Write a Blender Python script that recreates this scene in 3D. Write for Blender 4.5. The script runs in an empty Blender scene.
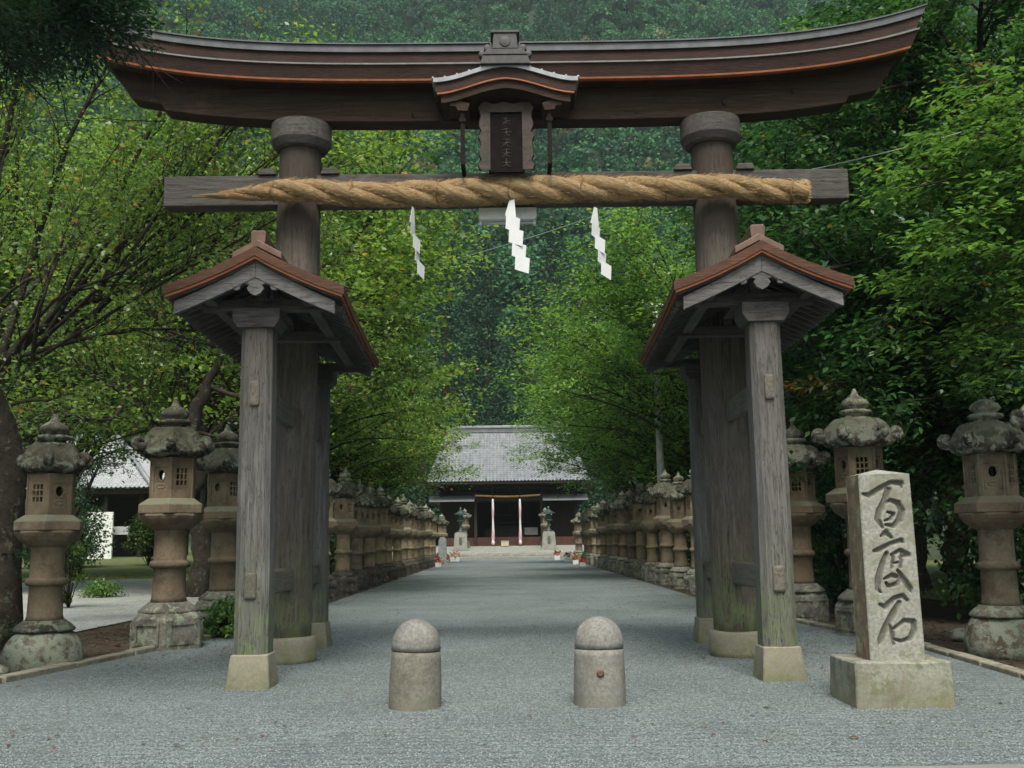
import bpy, bmesh, math, random
import numpy as np
from mathutils import Vector, Matrix, noise
PI=math.pi
sc=bpy.context.scene
COL=sc.collection
# ---------------------------------------------------------------- camera model (measurement helpers)
F=1040.;H=1.4;R=.014;VX=-4.;VY=-157.
u0=VX+R*VY; v0=VY-R*VX
yaw=math.atan(-u0/F); pitch=math.atan(-v0/F*math.cos(yaw))
def ray(x,y):
    u=x-512;v=384-y
    a=(u*math.cos(R)+v*math.sin(R))/F; b=(-u*math.sin(R)+v*math.cos(R))/F
    Y=math.cos(pitch)-b*math.sin(pitch); Z=math.sin(pitch)+b*math.cos(pitch)
    c,s=math.cos(yaw),math.sin(yaw)
    return Vector((a*c+Y*s, -a*s+Y*c, Z))
def at(x,y,Y):
    r=ray(x,y);t=Y/r.y
    return Vector((r.x*t,Y,H+r.z*t))
def px_of(p):
    d=Vector(p)-co_pos;r0,u0_,f0=CAMB;z=d.dot(f0);return 512+F*d.dot(r0)/z,384-F*d.dot(u0_)/z
def gr(x,y,z=0.):
    r=ray(x,y);t=(z-H)/r.z
    return Vector((r.x*t,r.y*t,z))
cam=bpy.data.cameras.new('camera'); co=bpy.data.objects.new('camera',cam); COL.objects.link(co)
fw=ray(512,384).normalized(); rt=(ray(513,384)-ray(512,384)).normalized(); up=rt.cross(fw).normalized()
CAMB=(rt,up,fw);co_pos=Vector((0,0,H))
M=Matrix((rt,up,-fw)).transposed().to_4x4(); M.translation=Vector((0,0,H)); co.matrix_world=M
cam.sensor_width=36; cam.lens=36*F/1024; cam.clip_end=3000; cam.clip_start=.05
sc.camera=co
# ---------------------------------------------------------------- object helpers
def tag(o,label=None,cat=None,group=None,kind=None):
    if label:o['label']=label
    if cat:o['category']=cat
    if group:o['group']=group
    if kind:o['kind']=kind
    return o
def empty(name,loc,label,cat,group=None,rz=0):
    o=bpy.data.objects.new(name,None);COL.objects.link(o);o.location=loc;o.rotation_euler=(0,0,rz);o.empty_display_size=.2
    return tag(o,label,cat,group)
class MB:
    def __init__(s): s.v=[];s.f=[];s.sm=[];s.mi=[];s.cur=0
    def add(s,vs,fs,smooth=False):
        b=len(s.v);s.v+= [tuple(p) for p in vs]
        for f in fs: s.f.append(tuple(i+b for i in f));s.sm.append(smooth);s.mi.append(s.cur)
        return b
    def box(s,x0,x1,y0,y1,z0,z1,tx=0,ty=0,mat=None):
        vs=[Vector((x0,y0,z0)),Vector((x1,y0,z0)),Vector((x1,y1,z0)),Vector((x0,y1,z0)),
            Vector((x0+tx,y0+ty,z1)),Vector((x1-tx,y0+ty,z1)),Vector((x1-tx,y1-ty,z1)),Vector((x0+tx,y1-ty,z1))]
        if mat: vs=[mat@p for p in vs]
        s.add(vs,[(3,2,1,0),(4,5,6,7),(0,1,5,4),(1,2,6,5),(2,3,7,6),(3,0,4,7)])
    def bar(s,a,b,w,h,upv=Vector((0,0,1))):
        a=Vector(a);b=Vector(b);d=(b-a).normalized();x=d.cross(upv).normalized();z=x.cross(d)
        vs=[]
        for p in (a,b):
            for sx,sz in((-1,-1),(1,-1),(1,1),(-1,1)): vs.append(p+x*sx*w/2+z*sz*h/2)
        s.add(vs,[(0,1,2,3),(7,6,5,4),(4,5,1,0),(5,6,2,1),(6,7,3,2),(7,4,0,3)])
    def lathe(s,prof,n=24,c=(0,0,0),ang=0,smooth=True,hexa=False,flat=0):
        """prof: list of (r,z) bottom to top; closed ends"""
        vs=[];fs=[]
        for r,z in prof:
            for i in range(n):
                a=ang+2*PI*i/n
                vs.append((c[0]+r*math.cos(a),c[1]+r*math.sin(a),c[2]+z))
        for k in range(len(prof)-1):
            for i in range(n):
                j=(i+1)%n
                fs.append((k*n+i,k*n+j,(k+1)*n+j,(k+1)*n+i))
        s.add(vs,fs,smooth)
        b=len(s.v)-len(vs)
        s.f.append(tuple(b+i for i in range(n))[::-1]);s.sm.append(False);s.mi.append(s.cur)
        s.f.append(tuple(b+(len(prof)-1)*n+i for i in range(n)));s.sm.append(False);s.mi.append(s.cur)
    def prism(s,poly,y0,y1,mat=None):
        """poly in xz, extruded along y"""
        n=len(poly)
        vs=[Vector((x,y0,z)) for x,z in poly]+[Vector((x,y1,z)) for x,z in poly]
        if mat: vs=[mat@p for p in vs]
        fs=[tuple(range(n)),tuple(range(2*n-1,n-1,-1))]+[((i+1)%n,i,n+i,n+(i+1)%n) for i in range(n)]
        s.add(vs,fs)
    def tube(s,pts,rs,n=6,smooth=True,cap=True):
        pts=[Vector(p) for p in pts];vs=[];fs=[]
        x=None
        for i,p in enumerate(pts):
            d=(pts[min(i+1,len(pts)-1)]-pts[max(i-1,0)]).normalized()
            if x is None: x=d.cross(Vector((.3,.9,.1))).normalized()
            else: x=(x-d*x.dot(d)).normalized()
            y=d.cross(x);r=rs[i] if hasattr(rs,'__len__') else rs
            for k in range(n):
                a=2*PI*k/n;vs.append(p+x*r*math.cos(a)+y*r*math.sin(a))
        for i in range(len(pts)-1):
            for k in range(n):
                j=(k+1)%n;fs.append((i*n+k,i*n+j,(i+1)*n+j,(i+1)*n+k))
        if cap:
            fs.append(tuple(range(n))[::-1]);fs.append(tuple((len(pts)-1)*n+k for k in range(n)))
        s.add(vs,fs,smooth)
    def mesh(s,name,mats):
        me=bpy.data.meshes.new(name)
        me.from_pydata([tuple(p) for p in s.v],[],s.f)
        if not isinstance(mats,(list,tuple)): mats=[mats]
        for m in mats: me.materials.append(m)
        me.polygons.foreach_set('use_smooth',s.sm)
        me.polygons.foreach_set('material_index',s.mi)
        me.update();return me
    def build(s,name,mats,parent=None,bevel=0,loc=None,fixn=True):
        me=s.mesh(name,mats)
        if fixn:
            bm=bmesh.new();bm.from_mesh(me);bmesh.ops.recalc_face_normals(bm,faces=bm.faces);bm.to_mesh(me);bm.free()
        o=bpy.data.objects.new(name,me);COL.objects.link(o)
        if parent:o.parent=parent
        if loc is not None:o.location=loc
        if bevel:
            b=o.modifiers.new('bevel','BEVEL');b.width=bevel;b.segments=2;b.limit_method='ANGLE';b.angle_limit=math.radians(35)
        return o
def copy_tree(o,parent=None):
    c=o.copy();COL.objects.link(c);c.parent=parent
    for ch in list(o.children): copy_tree(ch,c)
    return c
def roughen(me,amp,sc_,seed=0,zmin=-1e9):
    for v in me.vertices:
        p=v.co*sc_+Vector((seed,seed*1.7,0))
        if v.co.z>zmin: v.co+=noise.noise_vector(p)*amp+noise.noise_vector(p*2.7)*amp*.5
def subdiv(o,cuts=1,length=None):
    bm=bmesh.new();bm.from_mesh(o.data)
    if length:
        for _ in range(6):
            es=[e for e in bm.edges if e.calc_length()>length]
            if not es: break
            bmesh.ops.subdivide_edges(bm,edges=es,cuts=1,use_grid_fill=True)
    else: bmesh.ops.subdivide_edges(bm,edges=bm.edges[:],cuts=cuts,use_grid_fill=True)
    bmesh.ops.triangulate(bm,faces=[f for f in bm.faces if len(f.verts)>4])
    bm.to_mesh(o.data);bm.free()
# ---------------------------------------------------------------- materials
def newmat(name):
    m=bpy.data.materials.new(name);m.use_nodes=True;nt=m.node_tree;nt.nodes.clear()
    out=nt.nodes.new('ShaderNodeOutputMaterial');b=nt.nodes.new('ShaderNodeBsdfPrincipled')
    nt.links.new(b.outputs[0],out.inputs[0]);return m,nt,b
class N:
    def __init__(s,nt): s.nt=nt
    def n(s,t,**kw):
        nd=s.nt.nodes.new(t)
        for k,v in kw.items():
            if k.startswith('i_'):
                key=k[2:].replace('_',' ')
                inp=nd.inputs[int(key)] if key.isdigit() else nd.inputs[key]
                s.put(inp,v)
            else: setattr(nd,k,v)
        return nd
    def put(s,inp,v):
        if isinstance(v,bpy.types.NodeSocket): s.nt.links.new(v,inp)
        else:
            if isinstance(v,tuple) and len(v)==3 and inp.type=='RGBA': v=v+(1,)
            inp.default_value=v
    def pos(s,scale=(1,1,1),obj=False):
        if obj: o=s.n('ShaderNodeTexCoord').outputs['Object']
        else: o=s.n('ShaderNodeNewGeometry').outputs['Position']
        m=s.n('ShaderNodeMapping');s.put(m.inputs[0],o);m.inputs['Scale'].default_value=scale
        return m.outputs[0]
    def noise(s,vec,scale,detail=6,rough=.6,dist=0):
        nd=s.n('ShaderNodeTexNoise');s.put(nd.inputs['Vector'],vec)
        nd.inputs['Scale'].default_value=scale;nd.inputs['Detail'].default_value=detail;nd.inputs['Roughness'].default_value=rough;nd.inputs['Distortion'].default_value=dist
        return nd.outputs[0]
    def vor(s,vec,scale,out='Distance',feature='F1'):
        nd=s.n('ShaderNodeTexVoronoi',feature=feature);s.put(nd.inputs['Vector'],vec);nd.inputs['Scale'].default_value=scale
        return nd.outputs[out]
    def ramp(s,fac,a,b,lo=0.,hi=1.):
        nd=s.n('ShaderNodeMapRange');s.put(nd.inputs[0],fac);nd.inputs[1].default_value=a;nd.inputs[2].default_value=b;nd.inputs[3].default_value=lo;nd.inputs[4].default_value=hi
        return nd.outputs[0]
    def mix(s,fac,a,b,mode='MIX'):
        nd=s.n('ShaderNodeMix',data_type='RGBA',blend_type=mode);s.put(nd.inputs[0],fac);s.put(nd.inputs[6],a);s.put(nd.inputs[7],b)
        return nd.outputs[2]
    def math(s,op,a,b=0.):
        nd=s.n('ShaderNodeMath',operation=op);s.put(nd.inputs[0],a);s.put(nd.inputs[1],b);return nd.outputs[0]
    def bump(s,h,strength,dist,normal=None):
        nd=s.n('ShaderNodeBump');s.put(nd.inputs['Height'],h);nd.inputs['Strength'].default_value=strength;nd.inputs['Distance'].default_value=dist
        if normal is not None:s.put(nd.inputs['Normal'],normal)
        return nd.outputs[0]
    def sep(s,vec):
        nd=s.n('ShaderNodeSeparateXYZ');s.put(nd.inputs[0],vec);return nd.outputs
def wood(name,dark,light,axis='Z',obj=False,rough=.8,moss=None,fine=1.,knots=False,spec=.3,upper=None):
    m,nt,b=newmat(name);n=N(nt)
    st={'Z':(9,9,.55),'X':(.5,9,9),'Y':(9,.5,9)}[axis]
    p=n.pos(st,obj);p1=n.pos((1,1,1),obj)
    a=n.noise(p,3*fine,8,.65,.4);f=n.noise(p,14*fine,5,.7);big=n.noise(p1,1.1,4,.6)
    c=n.mix(n.ramp(a,.3,.72),dark,light)
    c=n.mix(n.ramp(f,.35,.75,.0,.35),c,tuple(x*.45 for x in dark))
    c=n.mix(n.ramp(big,.42,.6,0,.6),c,tuple(x*.5 for x in light))
    c=n.mix(n.ramp(n.noise(n.pos((1.6,1.6,.5) if axis=='Z' else (1,1,1),obj),1.3,6,.7),.55,.7,0,.5),c,tuple(min(1,x*1.35) for x in light))
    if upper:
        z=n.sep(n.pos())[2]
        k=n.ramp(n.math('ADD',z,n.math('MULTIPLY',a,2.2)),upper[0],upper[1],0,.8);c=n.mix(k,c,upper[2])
    if moss:
        z=n.sep(n.pos())[2]
        k=n.math('MULTIPLY',n.ramp(z,moss[1],moss[0]),n.ramp(n.noise(p1,5,5,.7),.38,.6))
        c=n.mix(k,c,moss[2])
    cr=n.noise(p,5,3,.5,.8)
    crack=n.ramp(n.math('ABSOLUTE',n.math('SUBTRACT',cr,.5)),0,.02)
    c=n.mix(n.ramp(crack,0,1,.7,0),c,tuple(x*.2 for x in dark))
    n.put(b.inputs['Base Color'],c)
    b.inputs['Roughness'].default_value=rough;b.inputs['Specular IOR Level'].default_value=spec
    h=n.math('ADD',n.math('MULTIPLY',f,.5),n.math('ADD',a,n.math('MULTIPLY',crack,.6)))
    n.put(b.inputs['Normal'],n.bump(h,.7,.012))
    return m
def stone(name,base,var,lichen=None,lich_amt=.5,dark=None,speck=.5,rough=.9,bumpd=.01,top=None,obj=False,groove=False,mossz=None):
    m,nt,b=newmat(name);n=N(nt)
    p=n.pos((1,1,1),obj)
    a=n.noise(p,2.2,8,.65);f=n.noise(p,38,4,.7);g=n.noise(p,9,6,.7,.3)
    c=n.mix(n.ramp(a,.3,.7),base,var)
    c=n.mix(n.ramp(f,.35,.7,0,speck),c,tuple(x*.35 for x in base))
    if dark: c=n.mix(n.ramp(n.noise(p,3.1,7,.75),.48,.6,0,.85),c,dark)
    if lichen:
        c=n.mix(n.ramp(n.math('ADD',g,n.math('MULTIPLY',a,.3)),.78-lich_amt*.3,.84-lich_amt*.3,0,.9),c,lichen)
    if top:
        nz=n.sep(n.n('ShaderNodeNewGeometry').outputs['Normal'])[2]
        k=n.math('MULTIPLY',n.ramp(nz,.1,.6),n.ramp(g,.35,.55,.2,1))
        c=n.mix(k,c,top)
    if mossz:
        z=n.sep(n.pos())[2]
        k=n.math('MULTIPLY',n.ramp(z,mossz[1],mossz[0]),n.ramp(g,.3,.6,.1,.9))
        c=n.mix(k,c,mossz[2])
    if groove:
        at_=n.n('ShaderNodeAttribute',attribute_name='groove')
        c=n.mix(n.math('MULTIPLY',at_.outputs['Fac'],.65),c,(.05,.048,.04))
    n.put(b.inputs['Base Color'],c);b.inputs['Roughness'].default_value=rough;b.inputs['Specular IOR Level'].default_value=.25
    h=n.math('ADD',g,n.math('MULTIPLY',f,.45));n.put(b.inputs['Normal'],n.bump(h,.8,bumpd))
    return m
def simple(name,colr,rough=.7,var=.25,scale=8,metal=0,bumpd=.003,obj=False):
    m,nt,b=newmat(name);n=N(nt);p=n.pos((1,1,1),obj)
    a=n.noise(p,scale,6,.6)
    c=n.mix(n.ramp(a,.3,.7),tuple(x*(1-var) for x in colr),tuple(min(1,x*(1+var)) for x in colr))
    n.put(b.inputs['Base Color'],c);b.inputs['Roughness'].default_value=rough;b.inputs['Metallic'].default_value=metal
    n.put(b.inputs['Normal'],n.bump(a,.5,bumpd))
    return m
def leafmat(name,dark,light,warm=(.35,.16,.03),trans=.35,rough=.5,spec=.45):
    m=bpy.data.materials.new(name);m.use_nodes=True;nt=m.node_tree;nt.nodes.clear();n=N(nt)
    out=nt.nodes.new('ShaderNodeOutputMaterial')
    at_=n.n('ShaderNodeAttribute',attribute_name='tint')
    s=n.n('ShaderNodeSeparateColor');n.put(s.inputs[0],at_.outputs['Color'])
    c=n.mix(s.outputs[0],dark,light)
    c=n.mix(s.outputs[1],c,warm)
    pb=n.n('ShaderNodeBsdfPrincipled');n.put(pb.inputs['Base Color'],c);pb.inputs['Roughness'].default_value=rough;pb.inputs['Specular IOR Level'].default_value=spec
    tr=n.n('ShaderNodeBsdfTranslucent')
    c2=n.mix(.5,c,(.9,1.,.3),'MULTIPLY');c3=n.mix(1.,c2,(1.7,1.7,1.7),'MULTIPLY');n.put(tr.inputs['Color'],c3)
    mx=n.n('ShaderNodeMixShader');mx.inputs[0].default_value=trans
    nt.links.new(pb.outputs[0],mx.inputs[1]);nt.links.new(tr.outputs[0],mx.inputs[2]);nt.links.new(mx.outputs[0],out.inputs[0])
    return m
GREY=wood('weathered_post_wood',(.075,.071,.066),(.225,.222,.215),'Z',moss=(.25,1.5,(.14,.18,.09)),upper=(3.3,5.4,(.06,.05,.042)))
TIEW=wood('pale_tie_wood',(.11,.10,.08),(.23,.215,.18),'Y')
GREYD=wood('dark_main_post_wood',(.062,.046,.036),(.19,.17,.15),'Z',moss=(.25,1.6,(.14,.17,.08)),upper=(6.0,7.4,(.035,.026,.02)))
BEAMX=wood('dark_lintel_wood',(.022,.013,.009),(.068,.041,.028),'X')
BEAMG=wood('grey_tie_beam_wood',(.05,.045,.042),(.14,.13,.125),'X')
BEAMY=wood('grey_side_beam_wood',(.06,.055,.05),(.15,.14,.13),'Y')
BOARD=wood('grey_gable_board_wood',(.085,.083,.082),(.19,.188,.19),'X')
def barkmat(name,a_,b_,axis='Y'):
    m,nt,b=newmat(name);n=N(nt)
    p=n.pos({'Y':(6,6,60),'X':(6,6,60)}[axis]);p1=n.pos()
    a=n.noise(p,1.2,5,.6);g=n.noise(p1,3,6,.7);f=n.noise(p1,40,3,.7)
    c=n.mix(n.ramp(a,.3,.7),a_,b_);c=n.mix(n.ramp(g,.4,.7,0,.6),c,tuple(x*.4 for x in a_))
    nz=n.sep(n.n('ShaderNodeNewGeometry').outputs['Normal'])[2]
    c=n.mix(n.ramp(nz,.3,.6,0,.75),c,(.06,.06,.055))
    n.put(b.inputs['Base Color'],c);b.inputs['Roughness'].default_value=.75;b.inputs['Specular IOR Level'].default_value=.3
    n.put(b.inputs['Normal'],n.bump(n.math('ADD',a,n.math('MULTIPLY',f,.4)),.7,.01));return m
BARK_ROOF=barkmat('bark_shingle_edge',(.06,.03,.019),(.125,.056,.033))
BARK_LINTEL=barkmat('dark_bark_shingle_edge',(.026,.013,.01),(.055,.025,.019),'X')
ORANGE=simple('fresh_orange_batten',(.28,.09,.035),.65,.3,6)
PALELEDGE=simple('pale_metal_ledge',(.15,.155,.15),.55,.3,7)
CAPM=simple('grey_metal_ridge_cap',(.085,.09,.1),.5,.35,5,metal=.3)
COPPER=simple('brown_copper_ridge',(.13,.075,.055),.5,.35,6,metal=.2)
TILEM=simple('silver_grey_roof_metal',(.24,.26,.27),.42,.3,6,metal=.45)
IRON=simple('dark_iron',(.018,.015,.014),.85,.3,20)
PLAQUEF=simple('carved_brown_frame',(.024,.013,.008),.7,.5,14,bumpd=.02)
PLAQUEB=simple('black_lacquer',(.01,.008,.008),.9,.4,10)
for m_ in (PLAQUEB,IRON): [x for x in m_.node_tree.nodes if x.type=='BSDF_PRINCIPLED'][0].inputs['Specular IOR Level'].default_value=.08
GOLD=simple('tarnished_gold_paint',(.035,.032,.024),.6,.5,30)
SAND=stone('brown_sandstone',(.17,.13,.088),(.225,.18,.125),speck=.4,bumpd=.008,dark=(.10,.08,.055),lichen=(.15,.15,.11),lich_amt=.12)
SANDL=stone('buff_sandstone',(.21,.165,.105),(.28,.225,.15),speck=.35,bumpd=.008,dark=(.13,.10,.068),lichen=(.17,.17,.12),lich_amt=.1)
SANDG=stone('grey_brown_sandstone',(.17,.14,.10),(.24,.205,.15),lichen=(.2,.22,.16),lich_amt=.15,speck=.4,bumpd=.008,dark=(.1,.075,.055))
PLAT=stone('platform_sandstone',(.185,.14,.095),(.23,.185,.13),lichen=(.2,.21,.17),lich_amt=.15,speck=.4,dark=(.12,.095,.07),top=(.16,.17,.12))
KASA=stone('lichen_roof_stone',(.075,.065,.052),(.14,.122,.1),lichen=(.3,.32,.27),lich_amt=.5,dark=(.035,.03,.026),speck=.6,bumpd=.03,top=(.13,.14,.1))
JEWEL=stone('lichen_finial_stone',(.16,.145,.12),(.22,.2,.17),lichen=(.27,.3,.22),lich_amt=.5,dark=(.06,.055,.045),bumpd=.015)
BASEST=stone('mossy_base_stone',(.17,.165,.14),(.23,.225,.2),lichen=(.24,.28,.2),lich_amt=.35,dark=(.07,.065,.055),bumpd=.015,speck=.5)
BASEDK=stone('dark_base_stone',(.065,.06,.052),(.1,.092,.08),lichen=(.15,.16,.13),lich_amt=.2,dark=(.03,.028,.024),bumpd=.02)
ROCK=stone('rough_boulder',(.19,.175,.14),(.26,.24,.2),lichen=(.27,.31,.24),lich_amt=.6,dark=(.08,.065,.05),bumpd=.03)
PLINTH=stone('beige_plinth_stone',(.25,.235,.18),(.3,.28,.22),lichen=(.2,.22,.13),lich_amt=.25,speck=.35,bumpd=.006,mossz=(0,.25,(.13,.14,.07)))
BOLL=stone('grey_bollard_stone',(.22,.22,.2),(.3,.295,.27),dark=(.15,.145,.12),speck=.65,bumpd=.006,mossz=(0,.12,(.17,.17,.14)))
BOLLD=stone('brown_grey_bollard_stone',(.19,.18,.15),(.25,.24,.2),dark=(.11,.1,.08),speck=.65,bumpd=.006,mossz=(0,.18,(.15,.15,.11)))
BOLLT=stone('speckled_bollard_dome',(.19,.19,.175),(.38,.38,.36),speck=.7,bumpd=.006,dark=(.16,.15,.135))
MARK=stone('carved_marker_stone',(.29,.295,.26),(.39,.39,.35),lichen=(.2,.21,.14),lich_amt=.25,dark=(.2,.19,.15),speck=.7,bumpd=.005,groove=True)
MARKSIDE=stone('rusty_marker_side',(.19,.115,.07),(.27,.22,.155),lichen=(.26,.28,.17),lich_amt=.25,speck=.5,bumpd=.008)
BLOCK=stone('weathered_block_stone',(.24,.24,.2),(.32,.33,.28),lichen=(.15,.17,.1),lich_amt=.32,dark=(.15,.13,.095),speck=.5,bumpd=.008,mossz=(0,.3,(.17,.17,.1)))
KASAD=stone('dark_mossy_roof_stone',(.045,.038,.032),(.09,.076,.062),lichen=(.17,.19,.15),lich_amt=.42,dark=(.022,.019,.017),speck=.6,bumpd=.035,top=(.07,.075,.05))
JEWELD=stone('dark_mossy_finial_stone',(.08,.075,.06),(.12,.115,.09),lichen=(.17,.2,.14),lich_amt=.4,dark=(.03,.028,.024),bumpd=.015)
KERB=stone('kerb_stone',(.27,.26,.2),(.33,.32,.26),dark=(.14,.13,.09),speck=.4)
PAVE=stone('paving_stone',(.2,.21,.2),(.25,.26,.25),speck=.3)
# straw rope
def strawmat():
    m,nt,b=newmat('twisted_straw');n=N(nt)
    at_=n.n('ShaderNodeAttribute',attribute_name='UVMap',attribute_type='GEOMETRY')
    mp=n.n('ShaderNodeMapping');n.put(mp.inputs[0],at_.outputs['Vector']);mp.inputs['Scale'].default_value=(6,60,1)
    a=n.noise(mp.outputs[0],1.,5,.7)
    mp2=n.n('ShaderNodeMapping');n.put(mp2.inputs[0],at_.outputs['Vector']);mp2.inputs['Scale'].default_value=(30,5,1)
    w=n.noise(mp2.outputs[0],2.,3,.6)
    g=n.noise(n.pos(),7,5,.6)
    c=n.mix(n.ramp(a,.3,.7),(.2,.13,.06),(.56,.42,.235))
    c=n.mix(n.ramp(w,.45,.62,0,.65),c,(.17,.105,.045))
    c=n.mix(n.ramp(g,.4,.7,0,.45),c,(.34,.2,.08))
    n.put(b.inputs['Base Color'],c);b.inputs['Roughness'].default_value=.85
    n.put(b.inputs['Normal'],n.bump(n.math('ADD',a,n.math('MULTIPLY',w,.9)),1.,.022));return m
STRAW=strawmat()
PAPER=simple('white_paper',(.62,.64,.66),.8,.04,9)
LAMPW=simple('white_enamel',(.8,.82,.8),.4,.1,9)
TRUNK=stone('tree_bark',(.03,.025,.02),(.06,.05,.04),lichen=(.09,.11,.07),lich_amt=.2,dark=(.018,.015,.012),bumpd=.03)
TRUNKR=stone('red_cedar_bark',(.1,.055,.035),(.15,.09,.06),dark=(.04,.025,.018),bumpd=.03)
# ground materials
def gravelmat(name,a_,b_,scale=42,rake=.5,spots=True):
    m,nt,b=newmat(name);n=N(nt);p=n.pos()
    cd=n.n('ShaderNodeTexVoronoi',feature='F1');n.put(cd.inputs['Vector'],p);cd.inputs['Scale'].default_value=scale
    cs=n.n('ShaderNodeSeparateColor');n.put(cs.inputs[0],cd.outputs['Color'])
    c=n.mix(n.ramp(cs.outputs[0],.1,.9),a_,b_)
    c=n.mix(n.ramp(cs.outputs[1],.9,.96,0,.5),c,tuple(min(1,x*1.4) for x in b_))
    c=n.mix(n.ramp(cd.outputs['Distance'],.45,.75,0,.7),c,tuple(x*.3 for x in a_))
    big=n.noise(p,.55,6,.6,.5)
    c=n.mix(n.ramp(big,.38,.66,0,.5),c,tuple(x*.62 for x in a_))
    med=n.noise(p,4.5,5,.65)
    c=n.mix(n.ramp(med,.45,.7,0,.3),c,tuple(x*.7 for x in a_))
    if spots: c=n.mix(n.ramp(n.noise(p,1.7,6,.7),.58,.72,0,.5),c,(.15,.125,.085))
    n.put(b.inputs['Base Color'],c);b.inputs['Roughness'].default_value=.85;b.inputs['Specular IOR Level'].default_value=.35
    wv=n.n('ShaderNodeTexWave',wave_type='BANDS',bands_direction='Y');n.put(wv.inputs['Vector'],n.pos((.25,1,1)));wv.inputs['Scale'].default_value=2.2;wv.inputs['Distortion'].default_value=7;wv.inputs['Detail'].default_value=3
    wv.inputs['Detail Scale'].default_value=1.2
    h1=n.bump(n.math('ADD',n.math('MULTIPLY',wv.outputs[1],rake),n.math('MULTIPLY',med,1.2)),.6,.05)
    n.put(b.inputs['Normal'],n.bump(n.math('SUBTRACT',1.,cd.outputs['Distance']),.9,.012,h1))
    return m
GRAVEL=gravelmat('blue_grey_gravel',(.13,.165,.17),(.285,.335,.34),58)
YARD=gravelmat('pale_yard_gravel',(.34,.36,.35),(.5,.52,.5),30,.2,False)
def soilmat():
    m,nt,b=newmat('leafy_soil');n=N(nt);p=n.pos()
    a=n.noise(p,1.3,7,.7);v=n.n('ShaderNodeTexVoronoi');n.put(v.inputs['Vector'],p);v.inputs['Scale'].default_value=16
    s=n.n('ShaderNodeSeparateColor');n.put(s.inputs[0],v.outputs['Color'])
    c=n.mix(s.outputs[0],(.05,.028,.016),(.14,.075,.042));c=n.mix(n.ramp(s.outputs[1],.8,.9),c,(.2,.1,.05))
    c=n.mix(n.ramp(a,.5,.65,0,.8),c,(.045,.06,.02))
    n.put(b.inputs['Base Color'],c);b.inputs['Roughness'].default_value=.95
    n.put(b.inputs['Normal'],n.bump(n.math('ADD',v.outputs['Distance'],a),1,.05));return m
SOIL=soilmat()
def grassmat():
    m,nt,b=newmat('short_grass');n=N(nt);p=n.pos()
    a=n.noise(p,.8,7,.7);f=n.noise(p,25,4,.7)
    c=n.mix(n.ramp(f,.3,.7),(.05,.085,.02),(.13,.18,.05));c=n.mix(n.ramp(a,.45,.7,0,.7),c,(.2,.19,.08))
    n.put(b.inputs['Base Color'],c);b.inputs['Roughness'].default_value=.95;n.put(b.inputs['Normal'],n.bump(f,1,.04));return m
GRASS=grassmat()
# leaves
L_CHERRY=leafmat('cherry_leaf',(.042,.095,.02),(.205,.315,.058),(.5,.2,.04),.38,.36,.6)
L_BRIGHT=leafmat('bright_maple_leaf',(.04,.105,.026),(.17,.31,.062),(.45,.36,.04),.38,.38,.6)
L_LANEC=leafmat('lane_cherry_leaf',(.05,.11,.022),(.25,.38,.065),(.5,.25,.05),.45,.4,.5)
L_LANEB=leafmat('lane_maple_leaf',(.05,.125,.028),(.22,.38,.07),(.45,.36,.05),.45,.4,.5)
L_DARK=leafmat('dark_oak_leaf',(.018,.06,.022),(.07,.165,.045),(.4,.14,.03),.32,.36,.6)
L_MAPLE=leafmat('dark_fan_leaf',(.008,.03,.014),(.03,.08,.03),(.12,.12,.02),.3,.5,.4)
L_CEDAR=leafmat('cedar_needles',(.015,.05,.028),(.05,.125,.06),(.09,.12,.03),.2,.65,.3)
L_FOREST=leafmat('hillside_canopy',(.016,.065,.036),(.075,.205,.085),(.26,.22,.1),.2,.7,.3)
L_BUSH=leafmat('shrub_leaf',(.025,.055,.014),(.1,.16,.03),(.2,.2,.03),.3)
# ---------------------------------------------------------------- foliage
def leaf_mesh(name,C,size,tint,mat,flat=.75,slim=.42,warm=.01,droop=.25,seed=0,heading=None,patch=None):
    rg=np.random.default_rng(seed);n=len(C)
    C=np.asarray(C,dtype=np.float64)
    nv=rg.normal(size=(n,3))*(1-flat);nv[:,2]+=flat
    nv/=np.linalg.norm(nv,axis=1,keepdims=True)
    d=rg.normal(size=(n,3));
    if heading is not None: d=d*.45+np.asarray(heading)
    d-=nv*np.sum(d*nv,axis=1,keepdims=True);d/=np.linalg.norm(d,axis=1,keepdims=True)+1e-9
    d[:,2]-=droop*rg.random(n);d/=np.linalg.norm(d,axis=1,keepdims=True)
    t=np.cross(nv,d);t/=np.linalg.norm(t,axis=1,keepdims=True)+1e-9
    L=(size*(.65+.7*rg.random(n)))[:,None]
    fold=nv*L*.10
    V=np.stack([C,C+d*L*.45+t*L*slim+fold,C+d*L,C+d*L*.45-t*L*slim+fold],axis=1).reshape(-1,3)
    me=bpy.data.meshes.new(name)
    me.vertices.add(4*n);me.vertices.foreach_set('co',V.astype(np.float32).ravel())
    me.loops.add(4*n);me.loops.foreach_set('vertex_index',np.arange(4*n,dtype=np.int32))
    me.polygons.add(n);me.polygons.foreach_set('loop_start',np.arange(0,4*n,4,dtype=np.int32))
    try: me.polygons.foreach_set('loop_total',np.full(n,4,dtype=np.int32))
    except Exception: pass
    ti=np.clip(np.asarray(tint)+rg.normal(size=n)*.18,0,1)
    w=(rg.random(n)<warm).astype(float)*(.4+.6*rg.random(n))
    if patch is not None: w=np.maximum(w,patch)
    col=np.zeros((n,4));col[:,0]=ti;col[:,1]=w;col[:,3]=1
    a=me.color_attributes.new('tint','FLOAT_COLOR','POINT')
    a.data.foreach_set('color',np.repeat(col,4,axis=0).astype(np.float32).ravel())
    me.materials.append(mat);me.update();me.validate();return me
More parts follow.
